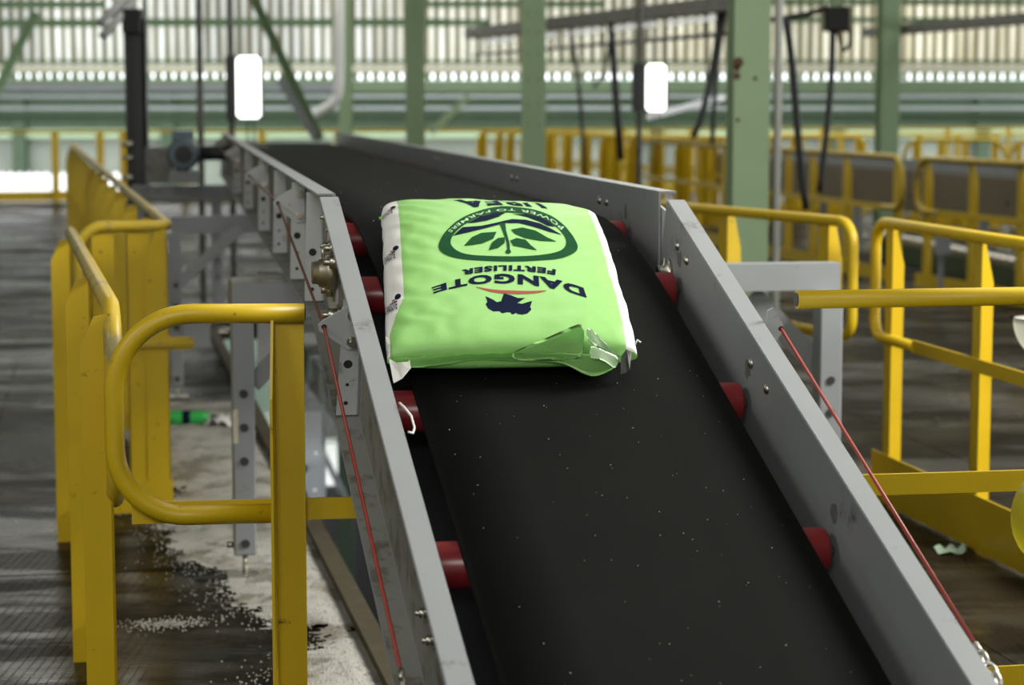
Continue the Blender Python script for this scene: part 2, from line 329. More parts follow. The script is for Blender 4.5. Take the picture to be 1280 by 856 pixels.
# ---------------------------------------------------------------- yellow fences
def fence(label, pts, posts, loops='', side=1, mid_from=0.0, r=.021, post_w=.068, toe=True, mid_z=.64, lod=0, bar=True, pm=YEL, rm=None, cut=.16, group='yellow guard fences', radius=.14, toe_h=.12):
    pts = [Vector((p[0], p[1], 0)) for p in pts]; n = len(pts)
    if lod: r = r*1.25
    root = thing('guard_fence', pts[0]+(pts[-1]-pts[0])*.5 if n == 2 else pts[n//2], label, 'fence', group)
    rm = rm or pm; zt = 1.1-r; up = lambda p, z: Vector((p.x, p.y, z))
    d0 = (pts[1]-pts[0]).normalized(); d1 = (pts[-2]-pts[-1]).normalized()
    path = []; rad = []
    if 'A' in loops:
        path += [up(pts[0]+d0*.42, mid_z), up(pts[0], mid_z), up(pts[0], zt)]; rad += [0, radius*.75, radius]
    else: path += [up(pts[0], zt)]; rad += [0]
    for p in pts[1:-1]: path.append(up(p, zt)); rad.append(.07)
    if 'B' in loops:
        path += [up(pts[-1], zt), up(pts[-1], mid_z), up(pts[-1]+d1*.42, mid_z)]; rad += [radius, radius*.75, 0]
    else: path.append(up(pts[-1], zt)); rad.append(0)
    g = G(); g.tube(fillet(path, rad, 4 if lod else 8), r, 6 if lod else 12); g.build('rail', rm, root)
    for i in range(n-1):
        a, b = pts[i], pts[i+1]; d = (b-a).normalized(); s_ = d.cross(Z)*side
        if bar:
            aa = a+d*(.40 if (i == 0 and 'A' in loops) else mid_from); bb = b-d*(.40 if (i == n-2 and 'B' in loops) else 0)
            g = G(); g.beam(up(aa, mid_z), up(bb, mid_z), .008, .048); g.build('mid_bar', pm, root)
        if toe:
            g = G(); g.beam(up(a, toe_h/2+.005), up(b, toe_h/2+.005), .006, toe_h); g.build('toe_board', pm, root)
        L = (b-a).length
        for t in posts[i]:
            p = a+d*t; ps = s_*.004
            g = G(); w = post_w; e = d*(w if t+w < L else -w)
            g.poly([up(p+ps, 0), up(p+ps+e, 0), up(p+ps+e, zt-.012), up(p+ps, zt-.012)], s_*.006)
            q0 = p+ps
            g.poly([up(q0, 0), up(q0+s_*w, 0), up(q0+s_*w, zt-cut), up(q0+s_*w*.55, zt-.02), up(q0, zt-.012)], d*.006*(1 if e.dot(d) > 0 else -1))
            g.build('post', pm, root)
    return root
def spaced(L, step, a=.05): 
    n = max(1, round((L-2*a)/step)); return [a+(L-2*a-.07)*k/n for k in range(n+1)]
def seg_px(A, B, pxs):        # distances along A-B at which the pixel columns cross it
    A, B = Vector(A), Vector(B); d = (B-A); L = d.length; out = []
    for px in pxs:
        k = (px-640)/FPX*1.0; t = (k*A.y-A.x)/(d.x-k*d.y); out.append(t*L)
    return out
# near cross fence, left of the conveyor: loop to the left, one post under the open pipe end
root = thing('guard_fence', (-.62, 4.63, 0), 'yellow looped pipe guard with one flat post in front of the grey leg', 'fence', 'yellow guard fences')
zt = 1.079
g = G(); g.tube(fillet([(-.45, 4.655, zt), (-.855, 4.60, zt+.004), (-.855, 4.60, .642), (-.52, 4.645, .642)], [0, .17, .15, 0], 12), .0215, 16); g.build('rail', YEL, root)
g = G(); g.tube([(-.4495, 4.655, zt), (-.448, 4.655, zt)], .0165, 12); g.build('pipe_mouth', DSTEEL, root)
g = G(); g.poly([(-.520, 4.652, 0), (-.452, 4.661, 0), (-.452, 4.661, zt-.01), (-.520, 4.652, zt-.01)], (0, .006, 0)); g.poly([(-.520, 4.652, 0), (-.520, 4.590, 0), (-.520, 4.590, .9), (-.520, 4.630, zt-.01), (-.520, 4.652, zt-.01)], (.006, 0, 0)); g.build('post', YEL, root)
g = G(); g.beam((-.83, 4.645, .642), (-.33, 4.715, .642), .008, .048); g.build('mid_bar', YEL, root)
# side fence beside it
fence('short yellow side fence with worn rail, its near loop behind the looped pipe guard', [(-.885, 4.76), (-1.555, 7.60)], [[.02, 1.1, 2.78]], 'A', side=-1, rm=YELW, radius=.11, cut=.09)
L2d = (Vector((-4.79, 23.6, 0))-Vector((-1.275, 8.0, 0))).length
fence('long yellow fence along the walkway running back beside the conveyor drive', [(-1.60, 7.93), (-1.275, 8.0), (-4.79, 23.6)], [[.05, .18], [.0]+spaced(L2d, 1.15, .9)], 'A', side=-1, rm=YELW, radius=.1, post_w=.085)
fence('yellow fence loop right behind the grey outrigger beam', [(1.30, 8.22), (.80, 9.30), (.35, 10.5)], [[.06+.12, .95], [.7]], 'A', side=1, radius=.09)
fence('yellow slanting fence with tapered posts and wide toe board at the frame edge', [(1.40, 8.30), (1.995, 5.20)], [seg_px((1.40, 8.30), (1.995, 5.20), (1107, 1217))+[2.3]], 'A', side=-1, radius=.1, toe_h=.19, post_w=.072)
# near cross fence, right of the conveyor
root = thing('guard_fence', (1.3, 5.06, 0), 'yellow level pipe with open end across the frame, flat bar below', 'fence', 'yellow guard fences')
g = G(); g.tube([(.655, 4.95, 1.082), (1.95, 5.17, 1.082)], .0215, 16); g.build('rail', YEL, root)
g = G(); g.tube([(.6545, 4.95, 1.082), (.653, 4.9497, 1.082)], .0165, 12); g.build('pipe_mouth', DSTEEL, root)
g = G(); g.beam((.62, 4.97, .640), (1.95, 5.19, .640), .008, .05); g.build('mid_bar', YEL, root)
g = G(); g.beam((1.10, 5.03, .10), (1.95, 5.19, .10), .006, .19); g.build('toe_board', YEL, root)
for x in (1.45, 1.85): g = G(); g.bx(x, x+.07, 5.10+(x-1.3)*.17, 5.106+(x-1.3)*.17, 0, 1.065); g.build('post', YEL, root)
# fences farther back
A_, B_ = (1.55, 26.2), (3.28, 18.2)
fence('middle row yellow fence section left of the loop gap, in front of second conveyor', [A_, B_], [seg_px(A_, B_, (868, 900, 979, 1010, 1052, 1115))], 'B', side=-1, lod=1, post_w=.085, rm=YELW, radius=.18)
A_, B_ = (3.36, 17.95), (4.55, 13.6)
fence('middle row yellow fence section right of the loop gap, in front of second conveyor', [A_, B_], [seg_px(A_, B_, (1153, 1209, 1270))+[3.2, 4.2]], 'A', side=-1, lod=1, post_w=.085, rm=YELW, radius=.18)
fence('yellow fence with crowded posts seen over the middle of the belt frame', [(-.45, 33.5), (2.6, 26.5)], [seg_px((-.45, 33.5), (2.6, 26.5), (604, 626, 640, 688, 712, 733, 757, 772, 792, 822, 852, 880))], 'A', side=1, lod=1, post_w=.11)
fence('second yellow fence running just behind the crowded one', [(.2, 34.5), (3.4, 27.2)], [spaced(7.9, .8)], '', side=1, lod=1, post_w=.1)
fence('yellow cross fence with looped ends behind the second conveyor', [(4.85, 26.8), (6.05, 26.6)], [[.1, .4, .7, 1.05]], 'AB', side=1, lod=1, post_w=.085, radius=.2)
fence('yellow fence behind the cross fence, closing the far walkway', [(3.4, 30.5), (8.2, 31.5)], [spaced(4.9, .62)], 'B', side=1, lod=1, post_w=.1)
fence('yellow cross fence at the frame edge behind the second conveyor', [(6.12, 26.6), (9.0, 26.2)], [spaced(2.9, .5)], 'A', side=1, lod=1, post_w=.085, radius=.2)
fence('short yellow fence behind the wide green column', [(2.9, 29.5), (4.7, 28.9)], [spaced(1.9, .45)], 'AB', side=1, lod=1, post_w=.1)
A_, B_ = (-9.6, 32.85), (11.4, 40.1)
fence('farthest yellow fence along the open edge below the back wall', [A_, B_], [[seg_px(A_, B_, (66,))[0], seg_px(A_, B_, (122,))[0], seg_px(A_, B_, (151,))[0]]+[4.6+1.25*k for k in range(15)]], '', side=1, lod=1, post_w=.12, toe_h=.16, bar=False)

# ---------------------------------------------------------------- conveyor
conv = thing('belt_conveyor', pt(0, 4.9, 0, False), 'black belt conveyor with grey side frames climbing then levelling off', 'conveyor')
path = [2.35+.12*k for k in range(int((15.9-2.35)/.12)+1)]
g = G(); rows = []
for y in path:
    ph = math.atan(slope(y)); hd = h1 if y <= KY else h2; nn = Z*math.cos(ph)-hd*math.sin(ph)
    rows.append([g.b.verts.new(pt(l, y, zb(y))+nn*o) for l, o in ((-.325, 0), (-.16, 0), (0, 0), (.16, 0), (.325, 0), (.325, -.009), (-.325, -.009))])
for a, b in zip(rows, rows[1:]):
    for k in range(7): f = g.b.faces.new((a[k], a[(k+1) % 7], b[(k+1) % 7], b[k])); f.smooth = k < 4
g.build('belt', BELT, conv)
# added dark sheet standing in for the shade in the gap beside the belt
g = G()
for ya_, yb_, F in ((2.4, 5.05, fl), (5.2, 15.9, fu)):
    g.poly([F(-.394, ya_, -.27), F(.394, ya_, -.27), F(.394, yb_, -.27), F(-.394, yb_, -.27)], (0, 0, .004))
g.build('gap_shade_sheet', DSTEEL, conv)
def frame_side(F, y0, y1, sg, dep=.30):
    hd = (F(0, y1)-F(0, y0)); r = []
    prof = [(.395, 0), (.441, 0), (.441, -.005), (.400, -.005), (.400, -dep+.005), (.455, -dep+.005), (.455, -dep), (.395, -dep)]
    g = G(); a = [g.b.verts.new(F(sg*l, y0, n)) for l, n in prof]; b = [g.b.verts.new(F(sg*l, y1, n)) for l, n in prof]
    for k in range(8): g.b.faces.new((a[k], a[(k+1) % 8], b[(k+1) % 8], b[k])).material_index = 1 if k in (3, 4) and sg < 0 else 0
    g.b.faces.new(a); g.b.faces.new(b[::-1])
    bmesh.ops.bevel(g.b, geom=[e for e in g.b.edges if e.calc_length() > .5], offset=.002, segments=2, affect='EDGES')
    return g.build('side_frame', [GRY, GRYD], conv)
for sg in (-1, 1):
    frame_side(fl, 2.35, 5.085 if sg < 0 else 5.05, sg); frame_side(fu, 5.135 if sg < 0 else 5.14, 15.9, sg)
def boltset(p, axis, r=.009, ln=.018, m=STEEL, washer=True, name='bolt'):
    axis = Vector(axis).normalized(); g = G(); p = Vector(p)
    if washer: g.cyl(p, p+axis*.003, r*1.9, 12)
    g.cyl(p+axis*.002, p+axis*(.002+ln*.6), r*1.25, 6); g.cyl(p+axis*.004, p+axis*ln, r*.6, 8)
    return g.build(name, m, conv)
# joint plates at the knee and the splice gap
for sg in (-1, 1):
    g = G(); x = sg*.4005
    A0 = fl(x, 4.98, -.02); B0 = fl(x, 4.98, -.26)
    g.poly([A0, B0, fu(x, 5.27, -.28), fu(x, 5.27, -.02)], (v1*sg*.006)); g.build('joint_plate', GRYL, conv)
    for F, yy in ((fl, 5.03), (fu, 5.2)):
        for n in (-.06, -.13, -.22): boltset(F(sg*.407, yy, n), v1*sg, .008, .022)
# rollers
ry = [2.66, 3.23, 3.80, 4.36, 4.91, 5.47]+[6.05+.6*k for k in range(17)]
for y in ry:
    ph = math.atan(slope(y)); hd = h1 if y <= KY else h2; nn = Z*math.cos(ph)-hd*math.sin(ph)
    c0 = pt(0, y, zb(y))-nn*(.009+.0445); vv = v1 if y <= KY else v2
    g = G(); n_ = 24 if y < 6.5 else 10
    g.tube([c0-vv*.379, c0-vv*.377, c0-vv*.370, c0+vv*.370, c0+vv*.377, c0+vv*.379], [.034, .041, .0445, .0445, .041, .034], n_); ro = g.build('roller', RED, conv)
    g = G(); g.cyl(c0-vv*.3955, c0+vv*.3955, .009, 8); g.build('shaft', STEEL, ro)
# carriage bolts on the inner face of the right frame
for F, y, n in ((fl, 4.22, -.055), (fl, 4.33, -.055), (fl, 4.84, -.06), (fl, 4.92, -.06), (fu, 5.78, -.055), (fu, 5.88, -.055), (fu, 7.35, -.045), (fu, 7.48, -.045), (fu, 9.6, -.04), (fu, 12.3, -.04), (fu, 9.75, -.04)):
    p = F(.395, y, n); g = G(); g.tube([p, p-v1*.003, p-v1*.006, p-v1*.008], [.012, .011, .008, .003], 12); g.build('bolt', STEEL, conv)
p = fl(.395, 4.97, -.155); g = G(); g.tube([p, p-v1*.012, p-v1*.014, p-v1*.03], [.036, .036, .018, .018], 16); g.build('bearing_hub', STEEL, conv)
STAIN = mat('black_grease', (.13, .125, .115), .6, var=.4, vscale=40)
def stain(F, y, n, w, hgt, k):
    g = G(); random.seed(k); vs = []
    for i in range(14):
        a = 2*math.pi*i/14; rr = random.uniform(.55, 1); vs.append(F(.3946, y+w*math.cos(a)*rr, n+hgt*math.sin(a)*rr*(1.3 if math.sin(a) > 0 else .7)))
    g.poly(vs, -v1*.0004); g.build('grease_mark', STAIN, conv)
for k, (F, y, n) in enumerate(((fl, 3.79, -.085), (fl, 4.35, -.085), (fl, 4.90, -.09), (fu, 5.53, -.075))): stain(F, y, n, .022, .026, k)
# cleats, pull-cord brackets, bolts on the outer face of the left frame
HOLE = mat('dark_hole', (.02, .02, .02), .8)
def cleat(F, y, sg=-1, br=True, bot=-.29, lift=0):
    x = sg*.4005; vv = v1 if F is fl else v2; dd = (F(0, y+.1)-F(0, y)).normalized(); U = (F(0, y, .1)-F(0, y)).normalized()
    g = G(); g.poly([F(x, y, -.012), F(x, y, bot), F(x, y, bot)+vv*sg*.05, F(x, y, -.012)+vv*sg*.042], dd*.005)
    g.poly([F(x, y, -.012), F(x, y, bot), F(x, y+.055, bot), F(x, y+.055, -.012)], vv*sg*.005); c = g.build('cleat', GRYL, conv)
    f0 = lambda dx, n: F(x, y, n)+vv*sg*dx-dd*.0006
    for dx, n, r in ((.028, -.165, .010), (.028, -.215, .004), (.03, -.26, .005)):
        q = G(); q.cyl(f0(dx, n), f0(dx, n)+dd*.0006, r, 12); q.build('hole', HOLE, c)
    boltset(F(x, y+.035, -.225)+vv*sg*.005, vv*sg, .015, .036); boltset(F(x, y+.035, -.268)+vv*sg*.005, vv*sg, .014, .034); boltset(F(x, y+.075, -.07), vv*sg, .015, .036)
    if br:
        g = G(); P = lambda dx, n: F(x, y, n+lift)+vv*sg*(dx if not lift else .044+.45*dx)-dd*.006
        g.poly([P(.006, -.028), P(.030, -.022), P(.088, -.058), P(.096, -.068), P(.094, -.080), P(.085, -.086), P(.030, -.128), P(.006, -.124)], dd*.004)
        b = g.build('cord_bracket', GRYL, conv)
        for n in ((-.045, -.107) if not lift else ()):
            q = G(); q.cyl(P(.022, n), P(.022, n)-dd*.003, .012, 12); q.cyl(P(.022, n)-dd*.002, P(.022, n)-dd*.014, .0085, 6); q.build('bracket_bolt', STEEL, b)
        q = G(); q.cyl(P(.083, -.071)-dd*.0008, P(.083, -.071), .006, 10); q.build('hole', HOLE, b)
        return P(.083, -.071)
    return None
tips = [cleat(fl, 4.57), cleat(fu, 6.2), cleat(fu, 8.6), cleat(fu, 12.2), cleat(fu, 15.5)]
for F, y in ((fu, 5.5), (fu, 7.3), (fu, 10.4)): cleat(F, y, br=False)
tR = cleat(fl, 4.42, sg=1, lift=.052)
for y in (3.55, 3.63):
    boltset(fl(-.4005, y, -.15), -v1, .008, .022); 
# bearing housing on the left, bolts beside the joint
p = fl(-.4065, 5.0, -.155)
g = G(); g.tube([p, p-v1*.022, p-v1*.024, p-v1*.040, p-v1*.042, p-v1*.056], [.040, .040, .034, .034, .028, .026], 18); be = g.build('bearing_housing', mat('worn_steel', (.42, .39, .30), .4, metal=.9, var=.3, vscale=25), conv)
q = G(); q.cyl(p-v1*.03+Z*.03, p-v1*.03+Z*.062, .004, 8); q.build('grease_nipple', STEEL, be)
for n in (-.06, -.095, -.23, -.262): boltset(fl(-.4065, 4.93, n), -v1, .013, .038)
boltset(fl(-.4065, 5.03, -.215), -v1, .015, .03)
# pull cords
g = G(); lowL = at(500, 835, 3.52)
g.tube([tips[0]+h1*.0, lowL], .0036, 8); g.build('pull_cord', CORD, conv)
g = G(); g.tube([tips[4], tips[3], tips[2], tips[1], tips[0]], .0036, 6); g.build('pull_cord', CORDB, conv)
g = G(); lowR = at(1218, 803, 3.62); g.tube([tR, lowR], .0036, 8); g.build('pull_cord', CORD, conv)
def eyebolts(p, dr, k):
    dr = Vector(dr).normalized(); g = G(); 
    g.tube([p+dr*.004, p+dr*.03], .006, 8); 
    for i in range(3):
        c = p+dr*(.045+.028*i); sd = dr.cross(Z if i % 2 else v1).normalized()
        g.tube([c+(dr*math.cos(a)*.016+sd*math.sin(a)*.009) for a in [2*math.pi*j/10 for j in range(11)]], .0035, 6, cap=False)
    g.build('cord_link', STEEL, conv)
eyebolts(lowL, lowL-tips[0], 0); eyebolts(lowR, lowR-tR, 1)
# drive motor and its platform
mo = at(229, 193, 13.8)
MOT = mat('blue_grey_motor', (.075, .105, .13), .45, var=.15)
g = G(); g.tube([mo+h2*.30, mo+h2*.02, mo, mo-h2*.012], [.10, .105, .10, .085], 20); mt = g.build('motor', MOT, conv)
g = G(); g.cyl(mo-h2*.012, mo-h2*.016, .058, 18); g.build('fan_guard', BLK, mt)
g = G(); g.box(mo+Z*.115+h2*.12, v2*.07, h2*.09, Z*.035); g.build('terminal_box', MOT, mt)
g = G(); g.box(mo-Z*.145+h2*.1, v2*.09, h2*.15, Z*.04); g.build('motor_foot', GRY, mt)
g = G(); g.box(at(199, 207, 14.3), v2*.09, h2*.01, Z*.12); g.build('guard_plate', GRYD, conv)
g = G(); p = mo+h2*.3; g.cyl(p, p+h2*.10, .09, 14); g.cyl(p+h2*.05, p+h2*.05+v2*.55, .05, 12); g.build('gearbox', DSTEEL, conv)
# support frames
def tube_leg(x, Y, z0, z1, w=.072, foot=True, stick=False):
    g = G(); g.box((x, Y, (z0+z1)/2), v1*w/2, h1*w/2, Z*(z1-z0)/2)
    bmesh.ops.bevel(g.b, geom=g.b.edges[:], offset=.005, segments=1, affect='EDGES')
    o = g.build('support_leg', GRY, conv); q = lambda: Vector((x, Y, 0))-h1*w/2
    for z in ((z0+.04, z0+.31, z0+.42, z0+.53) if z1-z0 > .6 else ()):
        m = G(); m.cyl(q()+Z*z, q()+Z*z-h1*.006, .014, 10); m.build('bolt_head', DSTEEL, o)
    if foot:
        m = G(); m.cyl((x, Y, .004), (x, Y, z0), .008, 8); m.box((x, Y, .004), v1*.06, h1*.06, Z*.004); m.build('levelling_foot', STEEL, o)
        m = G(); m.cyl((x-.036, Y, z0+.03), (x-.058, Y, z0+.03), .012, 6); m.build('bolt_head', STEEL, o)
    return o
def cross(yl, lL, lR, zt_, hgt=.09):
    g = G(); a, b = pt(lL, yl, zt_-hgt/2), pt(lR, yl, zt_-hgt/2); g.beam(a, b, .075, hgt); 
    bmesh.ops.bevel(g.b, geom=g.b.edges[:], offset=.005, segments=1, affect='EDGES'); g.build('cross_beam', GRY, conv)
LA = at(305, 600, 6.93)
lgA = tube_leg(LA.x, 6.93, .07, .86)
g = G(); g.box(Vector((LA.x, 6.93, .495))-h1*.0366-v1*.027, v1*.008, h1*.001, Z*.055); g.build('paper_label', mat('aged_label', (.55, .52, .40), .7, var=.25, vscale=60), lgA)
g = G(); g.box((-.80, 6.99, .905), v1*.115, h1*.10, Z*.055); bx_ = g.build('beam_end_box', GRY, conv)
g = G(); g.poly([(-.90, 6.90, .96), (-.72, 6.93, .96), (-.70, 7.05, .96), (-.80, 7.09, .96), (-.91, 7.03, .96)], (0, 0, .006)); g.build('granule_dust', GRAIN, bx_)
g = G(); g.beam((-.80, 7.02, .93), (.95, 7.36, .945), .075, .09); g.build('cross_beam', GRY, conv)
g = G(); g.beam((.55, 7.27, .945), (1.11, 7.36, .945), .08, .092); g.build('cross_beam', GRY, conv)
tube_leg(1.07, 7.28, .07, .90, .08)
g = G(); g.beam(at(938, 368, 7.34), at(1032, 466, 7.34), .075, .012, (0, -1, 0)); g.build('brace', GRY, conv)
g = G(); g.beam(at(315, 480, 6.98), at(372, 420, 7.05), .06, .012, (0, -1, 0)); g.build('brace', GRY, conv)
LB = at(220, 400, 11.2); tube_leg(LB.x, 11.2, .06, .86, .065)
g = G(); g.beam((LB.x-.02, 11.22, .90), (-.55, 11.42, .91), .075, .09); g.build('cross_beam', GRY, conv)
g = G(); g.beam(at(226, 352, 11.16), at(300, 284, 11.2), .06, .012, (0, -1, 0)); g.build('brace', GRY, conv)
for px0, px1, py, Y in ((165, 285, 241, 14.4),):
    a, b = at(px0, py, Y), at(px1, py, Y+.1); g = G(); g.beam(a, b+v2*.7, .08, .10); g.build('cross_beam', GRY, conv)
    tube_leg(a.x+.05, Y, .06, a.z-.05, .065); tube_leg(a.x+.55, Y+.08, .06, a.z-.05, .065)
bxp = at(245, 413, 10.9); g = G(); g.box(bxp, v1*.07, h1*.05, Z*.075); g.box(bxp+Z*.072, v1*.075, h1*.055, Z*.004); bx2 = g.build('junction_box', GRY, conv)
g = G(); g.cyl((LB.x, 11.15, bxp.z+.02), at(300, 412, 10.95), .012, 8); g.build('conduit', STEEL, bx2)
g = G(); g.beam(at(336, 470, 9.4), at(336, 340, 9.4), .09, .09, (0, 1, 0)); g.build('support_leg', GRY, conv)
g = G(); g.bx(-9, 8, 2, 26.5, -3.4, -3.2); tag(g.build('floor_lower', DCONC), kind='structure')
g = G(); p = at(431, 560, 20); g.bx(p.x-.07, p.x+.07, 20, 20.14, -3.2, -.2); tag(g.build('lower_column', GRND), 'dark green column on the lower storey seen through the floor slot', 'column')
g = G(); g.cyl(at(398, 555, 19.5), at(440, 640, 19.5), .03, 8); tag(g.build('lower_brace', GRY), 'pale pipe brace slanting across the bright gap below the floor', 'brace')
g = G(); p = at(405, 512, 13.2); g.box(p, (.2, 0, 0), (0, .02, 0), (0, 0, .17))
for k in range(9): g.box(p+Vector((-.18+.045*k, -.025, 0)), (.008, 0, 0), (0, .006, 0), (0, 0, .17))
tag(g.build('ribbed_panel', GRYD), 'grey ribbed metal panel hanging below the pale green girder', 'panel')
# gear seen down through the floor slot
mc = thing('gearbox_cabinet', tuple(at(390, 620, 10.6)), 'grey sheet metal machine cabinet seen through the floor slot', 'machine')
g = G(); p = at(386, 570, 10.6); g.box(p, (.075, 0, 0), (0, .1, 0), (0, 0, .24)); g.build('housing', GRY, mc)
q = at(379, 586, 10.49); g = G(); g.cyl(q, q-Vector((0, .02, 0)), .022, 12); g.build('knob', BLK, mc)
for px, py in ((395, 566), (394, 612), (379, 615)): q = at(px, py, 10.497); g = G(); g.cyl(q, q-Vector((0, .006, 0)), .007, 8); g.build('screw', STEEL, mc)
# ---------------------------------------------------------------- fertiliser bag
BT, BN, BM = .122, 3.4, 3.6
FL_, FR_, BR_, BL_ = (-.380, 4.38), (.148, 4.375), (.232, 5.14), (-.275, 5.23)
def wr(a, b):
    n1 = noise.noise(Vector((a*1.3+b*5.2, a*2.2-b*6.0, 3.1))); n2 = noise.noise(Vector((a*7+b*3, b*9-a*4, 8.2)))
    e = .08+.92*max(abs(a), abs(b))**3
    ray = math.sin((b+a*.55)*34+3*n1)*max(0, -a-.3)*.0016+math.sin((b-a*.5)*38+3*n2)*max(0, a-.55)*.0022
    return (.0030*n1+.0014*n2)*e*2.0+ray*1.5
def bagp(a, b, hh):
    s, t = (a+1)/2, (b+1)/2
    l = (FL_[0]*(1-s)+FR_[0]*s)*(1-t)+(BL_[0]*(1-s)+BR_[0]*s)*t
    y = (FL_[1]*(1-s)+FR_[1]*s)*(1-t)+(BL_[1]*(1-s)+BR_[1]*s)*t
    ph = math.atan(slope(y)); d = h1 if y <= KY else h2
    return pt(l, y, zb(y))+(Z*math.cos(ph)-d*math.sin(ph))*hh
def topp(a, b, off=0):
    sb = max(0, 1-abs(b)**BM)**(1/BM); ga = max(0, 1-abs(a)**BN)**(1/BN); c = .05+.009*sb
    return bagp(a, b, c+(BT-.05-.009)*sb*ga+wr(a, b)*min(1, sb*1.2)*ga+off)
GREENB = mat('woven_green_sack', (.285, .60, .165), .42, var=.06, vscale=4, bump=.12, bscale=420)
WHITEB = mat('woven_white_sack', (.80, .79, .76), .45, var=.05, vscale=5, bump=.15, bscale=300)
NAVY = mat('navy_print', (.005, .010, .034), .7, var=.1, spec=.05); DKG = mat('dark_green_print', (.010, .068, .024), .7, var=.15, spec=.05)
REDP = mat('red_print', (.33, .035, .025), .5, var=.1); LTP = mat('light_green_print', (.42, .68, .36), .5)
bag = thing('fertiliser_sack', bagp(0, 0, 0), 'full bright green woven sack with white sides lying on the black belt', 'sack')
g = G(); NB, NA = 150, 220; rows = []
for j in range(NB+1):
    b = -math.cos(math.pi*j/NB); b = b*.75+.25*(2*j/NB-1); b = max(-.9995, min(.9995, b))
    sb = max(0, 1-abs(b)**BM)**(1/BM); row = []
    for i in range(NA):
        t = 2*math.pi*i/NA; c, s_ = math.cos(t), math.sin(t); e = 2/BN
        a = math.copysign(abs(c)**e, c); q = math.copysign(abs(s_)**e, s_); cc = .05+.009*sb
        if q >= 0: hh = cc+(BT-cc)*sb*q*.9999+wr(a, b)*min(1, sb*1.2)*q
        else: hh = cc*(1-sb*(-q))+.0006
        a2 = a*(1-.012*noise.noise(Vector((b*6, c*2, 1.7)))*abs(a)**4)
        row.append(g.b.verts.new(bagp(a2, b, hh)))
    rows.append(row)
for j in range(NB):
    for i in range(NA):
        f = g.b.faces.new((rows[j][i], rows[j][(i+1) % NA], rows[j+1][(i+1) % NA], rows[j+1][i])); f.smooth = True
        t = 2*math.pi*(i+.5)/NA
        bb = -math.cos(math.pi*(j+.5)/NB); lim = .775 if math.cos(t) < 0 else .845
        if math.cos(t) < 0 and bb < -.62: lim += (.96-lim)*min(1, (-.62-bb)/.3)
        if abs(math.cos(t)) > lim and j > 0: f.material_index = 1
g.b.faces.new(rows[0]); g.b.faces.new(rows[-1][::-1])
g.build('sack_body', [GREENB, WHITEB], bag)
def conform(bm_pts_faces, m, name, parent, off, fn):
    vs, fs = bm_pts_faces; b = bmesh.new(); V = [b.verts.new((x, y, 0)) for x, y in vs]
    for f in fs:
        try: b.faces.new([V[i] for i in f])
        except ValueError: pass
    bmesh.ops.triangulate(b, faces=b.faces[:])
    for _ in range(4):
        le = [e for e in b.edges if e.calc_length() > .05]
        if not le: break
        bmesh.ops.subdivide_edges(b, edges=le, cuts=1); bmesh.ops.triangulate(b, faces=[f for f in b.faces if len(f.verts) > 3])
    for v in b.verts: v.co = fn(v.co.x, v.co.y, off)
    gg = G(); gg.b.free(); gg.b = b
    bmesh.ops.recalc_face_normals(b, faces=b.faces[:])
    for f in b.faces: f.smooth = True
    return gg.build(name, m, parent)
from mathutils.geometry import tessellate_polygon
def poly_print(loops, m, name, parent, off=.0011):
    loops = [[Vector((x, y, 0)) for x, y in L] for L in loops]; flat = [p for L in loops for p in L]
    return conform(([(p.x, p.y) for p in flat], tessellate_polygon(loops)), m, name, parent, off, topp)
def smooth_loop(L, it=2):
    for _ in range(it):
        o = []
        for i in range(len(L)):
            p, q = L[i], L[(i+1) % len(L)]
            o += [(p[0]*.75+q[0]*.25, p[1]*.75+q[1]*.25), (p[0]*.25+q[0]*.75, p[1]*.25+q[1]*.75)]
        L = o
    return L
